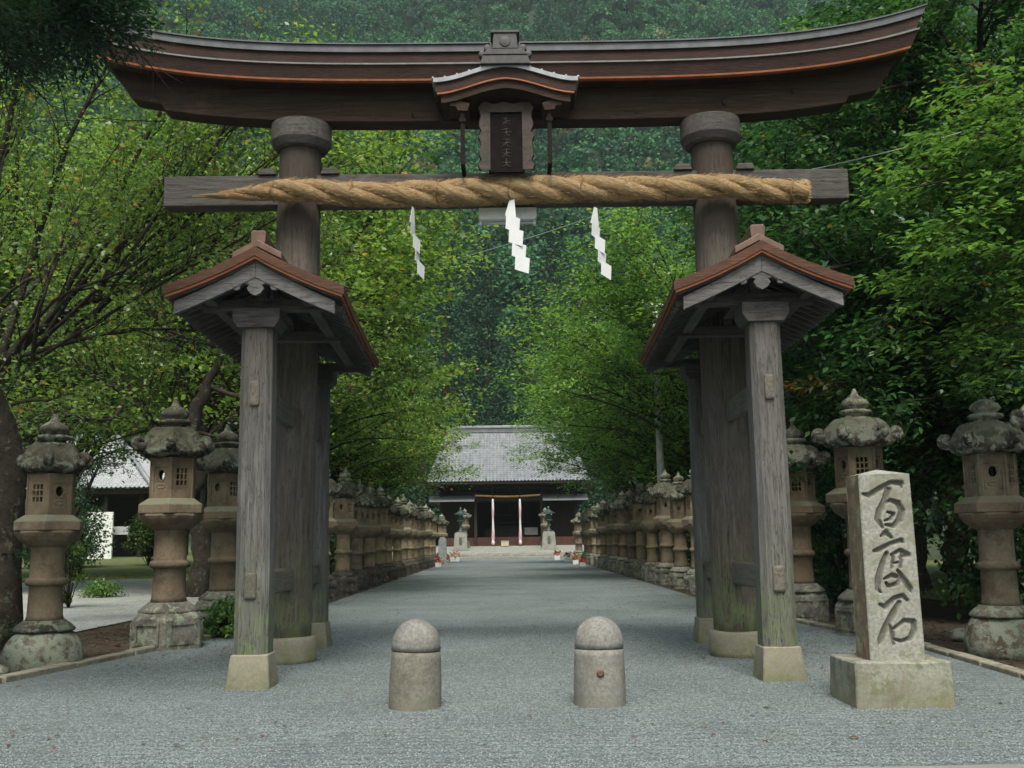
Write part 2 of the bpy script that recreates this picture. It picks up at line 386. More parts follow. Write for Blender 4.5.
def V3(a): return Vector(a)
class Tree:
    def __init__(s,seed):
        s.rg=random.Random(seed);s.limbs=[];s.twigs=[];s.seed=seed
    def path(s,p,d,L,n,wob,upb,sag=0):
        pts=[V3(p)];d=V3(d).normalized()
        for i in range(n):
            d=(d+Vector((s.rg.gauss(0,wob),s.rg.gauss(0,wob),s.rg.gauss(0,wob*.7)+upb-sag*i/n))).normalized()
            pts.append(pts[-1]+d*L/n)
        return pts
    def limb(s,pts,r0,r1,sub=None):
        """smooth polyline then optional sprouting"""
        P=[V3(p) for p in pts]
        q=[]
        for i in range(len(P)-1):
            a=P[max(i-1,0)];b=P[i];c=P[i+1];d=P[min(i+2,len(P)-1)]
            for k in range(4):
                t=k/4;q.append(.5*((2*b)+(c-a)*t+(2*a-5*b+4*c-d)*t*t+(3*b-a-3*c+d)*t**3))
        q.append(P[-1])
        for i in range(1,len(q)-1): q[i]=q[i]+Vector((s.rg.gauss(0,1),s.rg.gauss(0,1),s.rg.gauss(0,1)))*r0*.12
        n=len(q);rs=[r0+(r1-r0)*(i/(n-1))**.8 for i in range(n)]
        s.limbs.append((q,rs,7))
        return q,rs
    def sprout(s,q,rs,cfg,lv=0,t0=.2):
        """cfg: list of dict(n per metre, len, ang, up, wob)"""
        c=cfg[lv];last=lv==len(cfg)-1
        tot=sum((q[i+1]-q[i]).length for i in range(len(q)-1))
        k=max(1,int(tot*(1-t0)*c['n']+s.rg.random()))
        for j in range(k):
            t=t0+(1-t0)*(j+s.rg.random())/k;i=min(int(t*(len(q)-1)),len(q)-2);f=t*(len(q)-1)-i
            p=q[i].lerp(q[i+1],f);tg=(q[i+1]-q[i]).normalized()
            az=Vector((s.rg.gauss(0,1),s.rg.gauss(0,1),s.rg.gauss(0,1)*c.get('zs',.5)))
            az=(az-tg*az.dot(tg))
            if az.length<1e-3: continue
            az.normalize()
            a=c['ang']*(.7+.6*s.rg.random());d=tg*math.cos(a)+az*math.sin(a)+Vector((0,0,c['up']))
            L=c['len']*(1.1-.5*t)*(.6+.8*s.rg.random())
            m=4 if not last else 3
            pts=s.path(p,d,L,m,c.get('wob',.16),c.get('bend',.02),c.get('sag',0))
            r=min(rs[i]*.6,c['r'])
            if last: s.twigs.append((pts,L)); s.limbs.append((pts,[r,r*.8,r*.6,r*.35],3))
            else:
                rr=[r*(1-.75*x/m) for x in range(m+1)]
                s.limbs.append((pts,rr,5));s.sprout(pts,rr,cfg,lv+1,.15)
    def finish(s,name,label,cat,base,leafm,barkm,size=.1,per=26,spread=.14,group=None,warm=.01,flat=.7,slim=.34,droop=.3,cull=None,tip=.35,clump=.25,patchfn=None,crown='crown',trunk='trunk',thick=.5):
        base=V3(base);root=empty(name,base,label,cat,group)
        mb=MB()
        for q,r,n in s.limbs: mb.tube([p-base for p in q],r,n,cap=False)
        mb.build(trunk,barkm,root,fixn=False)
        rg=np.random.default_rng(s.seed+5);Cs=[];T=[];Hd=[];P=[]
        for pts,L in s.twigs:
            if cull and cull(pts[-1]): continue
            A=np.array([tuple(p-base) for p in pts]);n=max(4,int(per*L*(.7+.6*rg.random())))
            t=rg.random(n)**.8*(len(A)-1);i=np.minimum(t.astype(int),len(A)-2);f=(t-i)[:,None]
            c=A[i]*(1-f)+A[i+1]*f
            o=rg.normal(size=(n,3))*spread;o[:,2]*=thick
            Cs.append(c+o);hd=(A[i+1]-A[i]);Hd.append(hd/(np.linalg.norm(hd,axis=1,keepdims=True)+1e-9))
            cl=rg.normal()*clump
            T.append(np.full(n,.42+cl))
            if patchfn: P.append(np.full(n,patchfn(pts[-1],rg)))
        C=np.concatenate(Cs);T=np.concatenate(T);Hd=np.concatenate(Hd)
        me=leaf_mesh(crown,C,size,T,leafm,flat,slim,warm,droop,s.seed,Hd*tip*2,np.concatenate(P) if P else None)
        o=bpy.data.objects.new(crown,me);COL.objects.link(o);o.parent=root
        print(name,label[:30],'leaves',len(C),'limbs',len(s.limbs))
        return root
def broadleaf(seed,base,h0,crown_c,crown_r,r0,nlimb,cfg,lean=(0,0),extra=(),**kw):
    """auto tree: trunk then limbs reaching into an ellipsoid crown"""
    T=Tree(seed);b=V3(base);rg=T.rg
    cc=V3(crown_c);top=b+Vector((lean[0],lean[1],h0))
    trunk=[b,b+(top-b)*.33+Vector((rg.gauss(0,.1),rg.gauss(0,.1),0)),b+(top-b)*.66+Vector((rg.gauss(0,.14),rg.gauss(0,.14),0)),top]
    q,rs=T.limb(trunk,r0*1.15,r0*.75)
    for i in range(nlimb):
        u=2*PI*(i+rg.random()*.6)*.618; zz=-.55+1.45*((i+.5)/nlimb); rr=math.sqrt(max(.05,1-zz*zz))
        tgt=cc+Vector((math.cos(u)*rr*crown_r[0],math.sin(u)*rr*crown_r[1],zz*crown_r[2]))*(.7+.2*rg.random())
        k=int(len(q)*(.45+.55*rg.random()))-1
        if zz>.2:k=len(q)-1
        s0=q[k];mid=s0.lerp(tgt,.5)+Vector((rg.gauss(0,.3),rg.gauss(0,.3),.25*(tgt-s0).length*.5))
        l,lr=T.limb([s0,mid,tgt],r0*.36,r0*.06)
        T.sprout(l,lr,cfg,0,.25)
    for tg in extra:
        tg=V3(tg);s0=q[-3];l,lr=T.limb([s0,s0.lerp(tg,.5)+Vector((0,0,.9)),tg],r0*.3,r0*.05);T.sprout(l,lr,cfg,0,.62)
    return T.finish(base=base,**kw)
def link_copy(src,loc,rz,scale,label,group=None):
    c=copy_tree(src);c.location=loc;c.rotation_euler=(0,0,rz);c.scale=(scale,)*3 if not hasattr(scale,'__len__') else scale
    c['label']=label
    if group:c['group']=group
    return c
#@@SETTING
# ---------------------------------------------------------------- world, light
w=bpy.data.worlds.new('World');sc.world=w;w.use_nodes=True
nt=w.node_tree;bg=nt.nodes['Background'];sky=nt.nodes.new('ShaderNodeTexSky');sky.sky_type='NISHITA';sky.sun_disc=False
SE,SA=math.radians(58),math.radians(178)   # sun behind the camera, veiled by cloud
sky.sun_elevation=SE;sky.sun_rotation=SA;sky.air_density=1.0;sky.dust_density=4.0;sky.ozone_density=1.0
mxs=nt.nodes.new('ShaderNodeMix');mxs.data_type='RGBA';mxs.blend_type='MULTIPLY';mxs.inputs[0].default_value=1;mxs.inputs[7].default_value=(1.0,1.0,.86,1)
nt.links.new(sky.outputs[0],mxs.inputs[6]);nt.links.new(mxs.outputs[2],bg.inputs[0]);bg.inputs[1].default_value=.14
sl=bpy.data.lights.new('sun','SUN');sl.energy=2.0;sl.angle=math.radians(20);sl.color=(1,.96,.9)
so=bpy.data.objects.new('sun',sl);COL.objects.link(so)
sd=Vector((math.sin(SA)*math.cos(SE),math.cos(SA)*math.cos(SE),math.sin(SE)))
so.rotation_euler=sd.to_track_quat('Z','Y').to_euler();so.location=(0,0,60)
sc.view_settings.view_transform='Standard';sc.view_settings.look='None';sc.view_settings.exposure=.8;sc.view_settings.gamma=1
for o in sc.objects:
    pass
sc.render.engine='CYCLES';cy=sc.cycles
cy.use_denoising=True;cy.max_bounces=6;cy.diffuse_bounces=3;cy.glossy_bounces=2;cy.transmission_bounces=3;cy.transparent_max_bounces=4;cy.volume_bounces=0
# ---------------------------------------------------------------- ground
def sheet(name,poly,z,mat,label=None):
    mb=MB();mb.add([(x,y,z) for x,y in poly],[tuple(range(len(poly)))])
    o=mb.build(name,mat,fixn=False)
    if o.data.polygons[0].normal.z<0:o.data.flip_normals()
    return tag(o,label,None,None,'structure')
def hill_h(x,y):
    r=0.
    f=min(y,600)-122+.0006*min(abs(x),220)**2
    if f>0: r=.78*f*min(1,.45+f/60.)
    s=min(abs(x-10),330)-95
    if s>0: r=max(r,.55*s)
    l=-x-9
    if r>0:
        r+=min(1,r/12)*(noise.noise(Vector((x/70,y/70,0)))*16+noise.noise(Vector((x/26,y/26,3)))*5)
        r=max(r,0)
    if x<-12 and y>45: r=max(r,min(.6,(y-45)*.018)*min(1,(-x-12)/6))
    return r
def groundmat():
    m,nt,b=newmat('forest_floor');n=N(nt);p=n.pos();z=n.sep(p)[2]
    a=n.noise(p,.6,6,.7);f=n.noise(p,6,5,.7)
    low=n.mix(f,(.045,.034,.022),(.13,.10,.065));hi=n.mix(f,(.012,.025,.008),(.035,.065,.02))
    sx=n.sep(p)[0];sy=n.sep(p)[1]
    gm=n.math('MULTIPLY',n.ramp(sx,-8,-9.5),n.math('MULTIPLY',n.ramp(sy,45,46.5),n.ramp(f,.25,.5,.6,1)))
    low=n.mix(n.ramp(n.math('ABSOLUTE',sx),16,20),low,n.mix(f,(.02,.035,.012),(.06,.09,.03)))
    low=n.mix(gm,low,n.mix(f,(.07,.11,.03),(.2,.24,.08)))
    n.put(b.inputs['Base Color'],n.mix(n.ramp(n.math('ADD',z,a),1.3,2.4),low,hi));b.inputs['Roughness'].default_value=1.
    n.put(b.inputs['Normal'],n.bump(f,1,.3));return m
def build_ground():
    # near, flat sheet and distant hills share one grid that is finer near by
    xs=sorted(set([-600,-450,-350]+[i*10 for i in range(-30,31)]+[350,450,600]));ys=[-300,-100,-40]+[i*8 for i in range(-3,80)]+[]
    vs=[];fs=[];
    for y in ys:
        for x in xs: vs.append((x,y,hill_h(x,y)-.03))
    nx=len(xs)
    for j in range(len(ys)-1):
        for i in range(nx-1): fs.append((j*nx+i,j*nx+i+1,(j+1)*nx+i+1,(j+1)*nx+i))
    mb=MB();mb.add(vs,fs,True);o=mb.build('ground',groundmat(),fixn=False);tag(o,kind='structure')
build_ground()
sheet('gravel_path',[(-30,-15),(30,-15),(30,3),(4.6,4),(5.0,10.5),(5.15,13.5),(4.7,18),(4.5,24),(4.5,83.2),(-4.25,83.2),(-4.25,18),(-4.5,16),(-4.85,13.9),(-5.3,11.3),(-6.6,3),(-30,3)],0.0,GRAVEL)
sheet('gravel_yard',[(-7.3,16),(-7.2,30),(-9,46),(-24,46),(-60,46),(-60,10),(-14,9)],-.008,YARD)
sheet('lawn',[(9.5,19),(60,16),(60,60),(8.6,60)],-.012,GRASS)
def sweep_strip(name,pts,w,z1,mat,kind='structure',bev=.015):
    mb=MB();rg=random.Random(3)
    for i in range(len(pts)-1):
        a=Vector((*pts[i],0));b=Vector((*pts[i+1],0));L=(b-a).length;k=max(1,int(L/.9))
        for j in range(k):
            p=a.lerp(b,j/k+.004);q=a.lerp(b,(j+1)/k-.004);zz=z1+rg.uniform(-.008,.008)
            mb.bar(p+Vector((0,0,zz-.1)),q+Vector((0,0,zz-.1)),w*rg.uniform(.94,1.04),.2)
    o=mb.build(name,mat,None,bev);return tag(o,kind=kind)
sweep_strip('kerb',[(-7.1,1.5),(-5.38,11.3),(-4.93,13.9),(-4.58,16.2),(-4.35,18)],.17,.06,KERB).name='path_kerb'
sweep_strip('kerb',[(4.45,1.5),(5.08,10.5),(5.24,13.4),(4.8,18)],.17,.05,KERB).name='path_kerb'
sheet('paving_strip',[(-30,6.35),(30,6.35),(30,6.64),(4,6.66),(1.6,6.6),(-1.2,6.6),(-1.9,6.84),(-30,7.1)],.006,PAVE)
#@@TORII
def xs(n,sgn=0): return [-1+2*i/(n-1) for i in range(n)]
def rise(x): return .175*(abs(x)/4.3)**4.0
def beam_curve(mb,prof,xend,n=49,yf=None):
    """prof: closed polygon (y,z); xend(z)-> half length at that height"""
    m=len(prof);vs=[];fs=[]
    for i in range(n):
        u=-1+2*i/(n-1)
        for y,z in prof:
            x=u*xend(z);vs.append((x,y,z+rise(x)))
    for i in range(n-1):
        for k in range(m):
            j=(k+1)%m;fs.append((i*m+k,i*m+j,(i+1)*m+j,(i+1)*m+k))
    fs.append(tuple(range(m))[::-1]);fs.append(tuple((n-1)*m+k for k in range(m)))
    mb.add(vs,fs)
def lerpz(z0,x0,z1,x1): return lambda z:x0+(x1-x0)*(z-z0)/(z1-z0)
Y0=12.9;X0=.045
G=empty('shrine_gate',(X0,Y0,0),'huge weathered wooden shrine gate with curved lintel and two small side roofs across the path','gate')
ZB=at(600,118.5,12.75).z-.01;ZO=at(640,75.5,12.45).z;ZL=at(512,64,12.43).z;Z1=at(512,62,12.66).z;Z2=at(512,52,12.66).z;Z3=at(512,42.5,12.63).z
print('gate z',ZB,ZO,ZL,Z1,Z2,Z3)
mb=MB();beam_curve(mb,[(-.15,ZB),(.15,ZB),(.15,7.2),(-.15,7.2)],lerpz(ZB,4.4,7.2,4.68));ll=mb.build('lower_lintel',BEAMX,G,.012)
for kx,kz_,kr in((-1.15,6.86,.07),(2.85,6.95,.07),(3.75,7.02,.055),(-2.1,6.98,.045),(1.7,6.85,.04)):
    mb=MB();mb.tube([(kx,-.14,kz_+rise(kx)),(kx+.004,-.154,kz_+rise(kx))],[kr,kr*.6],14);mb.build('knot',simple('dark_knot_wood',(.018,.01,.007),.8,.5,40),ll)
mb=MB();beam_curve(mb,[(-.14,ZB+.08),(.14,ZB+.08),(.14,7.2),(-.14,7.2)],lerpz(ZB+.08,4.83,7.2,5.12));mb.build('upper_lintel',BEAMX,G,.012)
mb=MB();e=lerpz(7.18,5.17,7.8,5.52)
beam_curve(mb,[(-.43,ZO),(-.2,ZO-.02),(.2,ZO-.02),(.43,ZO),(.47,ZL),(.25,ZL+.13),(-.25,ZL+.13),(-.47,ZL)],e);o=mb.build('lintel_roof',BARK_LINTEL,G)
mb=MB()
for s in(-1,1): beam_curve(mb,[(s*.36,ZO-.028),(s*.432,ZO-.026),(s*.437,ZO-.003),(s*.36,ZO-.009)],e)
mb.build('batten',ORANGE,o)
mb=MB()
for s in(-1,1): beam_curve(mb,[(s*.45,ZL+.003),(s*.49,ZL+.003),(s*.49,ZL+.022),(s*.445,ZL+.03)],e)
mb.build('ledge',PALELEDGE,o)
mb=MB();beam_curve(mb,[(-.24,Z1-.1),(.24,Z1-.1),(.24,Z2),(-.24,Z2)],e);mb.build('ridge_board',BARK_LINTEL,G)
mb=MB();beam_curve(mb,[(-.27,Z2+.003),(.27,Z2+.003),(.27,Z3-.02),(-.27,Z3-.02)],e)
beam_curve(mb,[(-.295,Z3-.017),(.295,Z3-.017),(.295,Z3),(-.295,Z3)],e);mb.build('ridge_cap',CAPM,G)
# tie beam
mb=MB();mb.box(-4.38,4.38,-.13,.13,5.67,6.07);mb.build('tie_beam',BEAMG,G,.015)
for s in(-1,1):
    for t in(-1,1):
        mb=MB();x=s*2.66+t*.4;mb.box(x-.12,x+.12,-.16,.16,6.072,6.15,.03);mb.build('wedge',BEAMG,G,.006)
# main pillars
for s in(-1,1):
    mb=MB();xb=s*2.75;xt=s*2.66;prof=[];n=16
    vs=[];fs=[];K=36
    for i in range(n+1):
        z=.12+(ZB+.03-.12)*i/n;t=i/n;r=.305-.045*t+.012*math.sin(t*PI)
        cx=xb+(xt-xb)*t
        for k in range(K):a=2*PI*k/K;rr=r*(1+.006*noise.noise(Vector((math.cos(a)*3,math.sin(a)*3,z*.3+s))));vs.append((cx+rr*math.cos(a),rr*math.sin(a),z))
    for i in range(n):
        for k in range(K):j=(k+1)%K;fs.append((i*K+k,i*K+j,(i+1)*K+j,(i+1)*K+k))
    fs.append(tuple(range(K))[::-1]);fs.append(tuple(n*K+k for k in range(K)))
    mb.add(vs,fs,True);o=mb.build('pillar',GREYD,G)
    for p in o.data.polygons[-2:]:p.use_smooth=False
    mb=MB();mb.lathe([(.29,ZB-.35),(.33,ZB-.33),(.375,ZB-.26),(.385,ZB-.24),(.385,ZB-.003)],56,(xt+s*-.003,0,0),smooth=False);o=mb.build('pillar_cap',BEAMG,G,.006)
    mb=MB();mb.lathe([(.37,-.03),(.365,.15),(.36,.27),(.345,.3)],28,(xb,0,0));o=mb.build('pillar_base',PLINTH,G);subdiv(o,length=.12);roughen(o.data,.012,3,s)
# side frames
def roof_z(x,apex=4.385,half=.93,drop=.535):
    t=abs(x)/half;return apex-drop*t+.07*t*t-.03
SP={-1:[(-2.57,10.72),(-2.69,14.72)],1:[(2.70,10.72),(2.77,14.62)]}
for s in(-1,1):
    (fx,fy),(bx,by)=SP[s]
    rz=-s*math.radians(2.4)
    cx=(s*2.66);cy_=0
    Fm=Matrix.Translation((cx-0.0,-.5,0))@Matrix.Rotation(rz,4,'Z')
    # posts
    for (px,py) in SP[s]:
        lx=px-X0;ly=py-Y0
        mb=MB();n=10;w0,w1=.345,.325;ch=.055
        vs=[];fs=[]
        for i in range(n+1):
            t=i/n;z=.3+(3.62-.3)*t;w_=(w0+(w1-w0)*t)/2;oct_=[(-w_+ch,-w_),(w_-ch,-w_),(w_,-w_+ch),(w_,w_-ch),(w_-ch,w_),(-w_+ch,w_),(-w_,w_-ch),(-w_,-w_+ch)]
            j=noise.noise_vector(Vector((px,py,z*.8)))*.008
            for a,b in oct_:vs.append((lx+a+j.x,ly+b+j.y,z))
        for i in range(n):
            for k in range(8):j=(k+1)%8;fs.append((i*8+k,i*8+j,(i+1)*8+j,(i+1)*8+k))
        fs.append(tuple(range(8))[::-1]);fs.append(tuple(n*8+k for k in range(8)))
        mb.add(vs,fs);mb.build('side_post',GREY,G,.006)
        mb=MB();mb.box(lx-.22,lx+.22,ly-.22,ly+.22,-.03,.33,.035,.035)
        o=mb.build('post_plinth',PLINTH,G);subdiv(o,length=.15);roughen(o.data,.007,4,px);b_=o.modifiers.new('bevel','BEVEL');b_.width=.012;b_.limit_method='ANGLE'
        # capital
        mb=MB();Mx=Matrix.Translation((lx,ly,0))
        mb.prism([(-.19,3.615),(.19,3.615),(.245,3.70),(.245,3.82),(-.245,3.82),(-.245,3.70)],-.2,.2,Mx);mb.build('post_capital',BEAMG,G,.008)
    # tie beams between posts: low and high, with tenons showing on the front posts
    for z0,z1,wd in((.86,1.12,.2),(2.80,3.06,.16)):
        a=Vector((fx-X0,fy-Y0-.2,(z0+z1)/2));b=Vector((bx-X0,by-Y0+.26,(z0+z1)/2))
        a2=a+(b-a)*0.0
        mb=MB();mb.bar(a,b,wd*.62,(z1-z0));o=mb.build('side_tie_beam',TIEW,G,.025)
    # framing under the roof
    mb=MB()
    for ox,zz,hh in((0,4.1,.14),(-.5,3.93,.13),(.5,3.93,.13)):
        mb.bar(Fm@Vector((ox,-2.03,zz)),Fm@Vector((ox,2.08,zz)),.12,hh)
    mb.build('purlin',BEAMY,G,.01)
    for yy in(-1.68,0.02,2.3):
        mb=MB()
        mb.bar(Fm@Vector((-.62,yy,3.885)),Fm@Vector((.62,yy,3.885)),.13,.125)
        mb.bar(Fm@Vector((0,yy,3.94)),Fm@Vector((0,yy,4.04)),.11,.11,Vector((0,1,0)))
        mb.build('cross_beam',BEAMG,G,.01)
    mb=MB()
    y=-1.95
    while y<2.0:
        for sx in(-1,1):
            P=[Vector((sx*a,y,roof_z(a)-.145)) for a in(.05,.45,.86)]
            for a,b in zip(P,P[1:]): mb.bar(Fm@a,Fm@b,.05,.05)
        y+=.2
    mb.build('rafter',BEAMG,G)
    # roof shell: along local y, front y=-2.2 -> world 10.2 ; back 2.2 -> 14.6
    def shell(mb,x_half,up0,th,y0,y1,n=24,ny=12,flare=.05):
        vs=[];fs=[];ring=[]
        tops=[(-x_half+2*x_half*i/n) for i in range(n+1)]
        m=2*(n+1)
        for k in range(ny+1):
            y=y0+(y1-y0)*k/ny;e_=abs(2*k/ny-1)**3*flare
            for x in tops: vs.append(Fm@Vector((x,y,roof_z(x)+up0+e_*(abs(x)/.93)**2)))
            for x in reversed(tops): vs.append(Fm@Vector((x*(1-.0),y,roof_z(x)+up0-th+e_*(abs(x)/.93)**2)))
        for k in range(ny):
            for i in range(m):
                j=(i+1)%m;fs.append((k*m+i,k*m+j,(k+1)*m+j,(k+1)*m+i))
        for k in(0,ny):
            for i in range(n): fs.append((k*m+i,k*m+i+1,k*m+m-2-i,k*m+m-1-i))
        mb.add(vs,fs)
    mb=MB();shell(mb,.9,.03,.095,-2.2,2.2);rf=mb.build('side_roof',BARK_ROOF,G)
    mb=MB();shell(mb,.885,-.0655,.026,-2.185,2.185);mb.build('batten',ORANGE,rf)
    mb=MB();shell(mb,.85,-.094,.02,-2.14,2.14);mb.build('roof_underside',BEAMG,rf)
    # barge boards and pendants at both ends
    for yy,t in((-2.1,1),(2.06,-1)):
        mb=MB()
        for sx in(-1,1):
            pts=[.0,.2,.4,.6,.8]
            top=[(sx*a,roof_z(a)-.117) for a in pts];bot=[(sx*a,roof_z(a)-.275+.03*(a/.8)) for a in pts]
            if sx<0: poly=top+bot[::-1]
            else: poly=top+bot[::-1]
            if sx<0: poly=[(x+-.002,z) for x,z in poly]
            else: poly=[(x+.002,z) for x,z in poly]
            mb.prism(poly,yy-.03,yy+.03,Fm)
        mb.build('gable_board',BOARD,rf)
        mb=MB();half=[(0,-.19),(.045,-.165),(.07,-.12),(.05,-.09),(.085,-.075),(.12,-.1),(.125,-.13),(.16,-.14),(.19,-.115),(.24,-.12),(.26,-.09),(.2,-.06),(.15,-.05),(.1,-.02),(.03,.03)]
        half=[(x*1.25,z*1.1) for x,z in half];poly=[(x,z) for x,z in half]+[(-x,z) for x,z in half[::-1] if x>0]
        mb.prism([(x,z+roof_z(0)-.255) for x,z in poly],yy-.022,yy+.022,Fm)
        mb.build('gable_pendant',BOARD,rf,.004)
    # ridge
    mb=MB();az=roof_z(0)+.03
    poly=[(-.25,az-.115),(0,az+.055),(.25,az-.115),(.235,az-.045),(0,az+.125),(-.235,az-.045)]
    mb.prism([(-.25,az-.10),(0,az+.03),(.25,az-.10),(.25,az-.03),(0,az+.105),(-.25,az-.03)],-2.08,2.08,Fm)
    mb.build('ridge_saddle',COPPER,rf,.006)
    mb=MB()
    mb.prism([(-.07,az+.08),(.07,az+.08),(.08,az+.19),(.065,az+.215),(-.065,az+.215),(-.08,az+.19)],-2.03,2.03,Fm)
    mb.build('ridge_cap',COPPER,rf,.008)
# small canopy over the name plaque
CY=-.75
def kz(x):
    t=min(1,abs(x)/.9);return .17*(math.cos(t*PI)*.5+.5)+.045*(1-t)+.02*t**3
def kprism(mb,x_half,z0,th,y0,y1,n=36):
    xs_=[-x_half+2*x_half*i/n for i in range(n+1)]
    poly=[(x,z0+kz(x)) for x in xs_]+[(x,z0+kz(x)-th) for x in reversed(xs_)]
    m=len(poly);vs=[(x,y0,z) for x,z in poly]+[(x,y1,z) for x,z in poly];fs=[]
    for i in range(m): j=(i+1)%m;fs.append((i,j,m+j,m+i))
    for i in range(n):
        q=(i,i+1,m-2-i,m-1-i);fs.append(q);fs.append(tuple(a+m for a in q[::-1]))
    mb.add(vs,fs)
mb=MB();kprism(mb,.87,7.0,.12,CY+.03,.1);pc=mb.build('plaque_canopy',BARK_LINTEL,G)
mb=MB();kprism(mb,.85,6.88,.025,CY+.035,CY+.07);mb.build('batten',ORANGE,pc)
mb=MB();kprism(mb,.80,6.85,.1,CY+.07,.0);mb.build('canopy_board',BEAMX,pc)
mb=MB();kprism(mb,.895,7.055,.055,CY,.12)
n=12
for i in range(n+1):
    x=-.9+1.8*i/n
    if abs(x)<.2: continue
    mb.tube([(x,CY+.01,7.058+kz(x)),(x,-.3,7.07+kz(x)),(x,.1,7.07+kz(x))],.018,8)
mb.build('canopy_covering',TILEM,pc)
mb=MB()
mb.box(-.31,.31,CY-.05,CY+.4,7.23,7.34,.03)
mb.box(-.28,.28,CY-.06,CY+.05,7.345,7.42,.06)
mb.box(-.16,.16,CY-.065,CY+.06,7.42,7.62,.02)
mb.box(-.19,-.165,CY-.05,CY+.06,7.42,7.5);mb.box(.165,.19,CY-.05,CY+.06,7.42,7.5)
mb.tube([(-.22,CY-.05,7.44),(-.22,CY+.06,7.44)],.045,10);mb.tube([(.22,CY-.05,7.44),(.22,CY+.06,7.44)],.045,10)
mb.tube([(-.29,CY-.05,7.36),(-.29,CY+.06,7.36)],.04,10);mb.tube([(.29,CY-.05,7.36),(.29,CY+.06,7.36)],.04,10)
mb.box(-.18,.18,CY-.08,CY+.3,7.622,7.655)
mb.tube([(0,CY-.075,7.51),(0,CY-.055,7.51)],.07,14)
mb.build('canopy_ornament',simple('dark_ridge_end_tile',(.05,.05,.052),.6,.4,12),pc,.006)
for s in(-1,1):
    mb=MB()
    poly=[(s*.45,6.78),(s*.82,6.9),(s*.80,6.83),(s*.70,6.8),(s*.70,6.75),(s*.62,6.74),(s*.6,6.69),(s*.48,6.68)]
    mb.prism(poly if s<0 else poly[::-1],CY+.1,-.27)
    mb.build('canopy_bracket',BEAMX,pc,.005)
for s in(-1,1):
    mb=MB();mb.box(s*.54-.025,s*.54+.025,-.62,-.57,6.0,6.72);mb.box(s*.54-.04,s*.54+.04,-.635,-.555,6.55,6.6);mb.box(s*.54-.025,s*.54+.025,-.57,-.13,6.0,6.035)
    mb.build('canopy_strut',IRON,G)
# name plaque
pm=MB()
tilt=Matrix.Translation((0,-.56,5.93))@Matrix.Rotation(math.radians(-7),4,'X')
n=14;rg=random.Random(4)
out=[]
for i in range(n+1): out.append((-.33-.018*math.sin(i*2.1)-.012*(i%2),0+.92*i/n))
for i in range(1,9): out.append((-.33+.66*i/9,.92+.02*math.sin(i*1.9)))
for i in range(n,-1,-1): out.append((.33+.018*math.sin(i*2.1)+.012*(i%2),.92*i/n))
inn=[]
for (x,z) in out: inn.append((max(-.2,min(.2,x)),max(.0,min(.8,z))))
m=len(out);vs=[];fs=[]
for (x,z) in out: vs.append(tilt@Vector((x,0,z)))
for (x,z) in out: vs.append(tilt@Vector((x*.97,-.05,z)))
for (x,z) in inn: vs.append(tilt@Vector((x,-.035,z)))
for (x,z) in inn: vs.append(tilt@Vector((x,.0,z)))
for i in range(m-1):
    for a in range(3): fs.append((a*m+i,a*m+i+1,(a+1)*m+i+1,(a+1)*m+i))
pm.add(vs,fs);pq=pm.build('plaque_frame',PLAQUEF,G,fixn=True)
sdm=pq.modifiers.new('s','SOLIDIFY');sdm.thickness=.02
mb=MB();mb.box(-.22,.22,-.012,.03,-.02,.84,mat=tilt);mb.build('plaque_panel',PLAQUEB,pq)
mb=MB();rg=random.Random(11)
def stroke(mb,pts,w,Mx):
    mb.tube([Mx@Vector((x,-.016,z)) for x,z in pts],[w*.5]+[w]*(len(pts)-2)+[w*.4],5)
for row,zc in enumerate((.67,.52,.37,.23,.1)):
    for a in [[(-.06,.05),(0,.055),(.06,.045)],[(0,.06),(.005,.0),(-.005,-.05)],[(-.055,.01),(-.02,0),(.05,.015),(.045,-.03)],[(0,0),(-.03,-.03),(-.06,-.055)],[(.0,-.01),(.03,-.035),(.065,-.05)]]:
        if rg.random()<.85: stroke(mb,[(x*(1+rg.uniform(-.2,.2))+rg.uniform(-.008,.008),zc+z+rg.uniform(-.008,.008)) for x,z in a],.006,tilt)
mb.build('plaque_lettering',GOLD,pq,fixn=False)
#@@ROPE
# straw rope: three strands twisted round a curved axis in front of the tie beam
def rope_axis(x):
    z=5.76+.02*math.sin(x*1.3)-.012*abs(x)
    y=-.33
    # bulge forward where it passes in front of the pillars
    for c in(-2.66,2.66): y-=.17*math.exp(-((x-c)/.55)**2)
    return Vector((x,y,z))
def rope_r(x):
    # overall radius : thin tail on the left, blunt cut end on the right
    if x<-2.7: return .012+.135*max(0,(x+3.95)/1.25)**1.15
    return .143+.03*math.exp(-(x/1.5)**2)
mb=MB();NS=900;K=24
uvs=[]
for s in range(3):
    vs=[];fs=[];uv=[]
    for i in range(NS+1):
        x=-3.95+(3.76+3.95)*i/NS;R_=rope_r(x);c=rope_axis(x);ph=2*PI*(s/3)+2*PI*x/1.7+.25*math.sin(x*2.1)
        off=Vector((0,math.cos(ph),math.sin(ph)))*R_*.46;rs=R_*.61*(1+.03*math.sin(x*9+s))
        for k in range(K):
            a=2*PI*k/K;rr=rs*(1+.05*noise.noise(Vector((x*7,a*1.5,s*9)))+.035*noise.noise(Vector((x*38,a*3,s*9))))
            vs.append(c+off+Vector((0,math.cos(a+ph),math.sin(a+ph)))*rr);uv.append((x*1.0+math.sin(a)*.15,k/K+s))
    for i in range(NS):
        for k in range(K):
            j=(k+1)%K;fs.append((i*K+k,i*K+j,(i+1)*K+j,(i+1)*K+k))
    fs.append(tuple(range(K)));fs.append(tuple(NS*K+k for k in range(K)))
    mb.add(vs,fs,True);uvs+=uv
ro=mb.build('straw_rope',STRAW,None,loc=(X0,Y0,0))
ul=ro.data.uv_layers.new(name='UVMap')
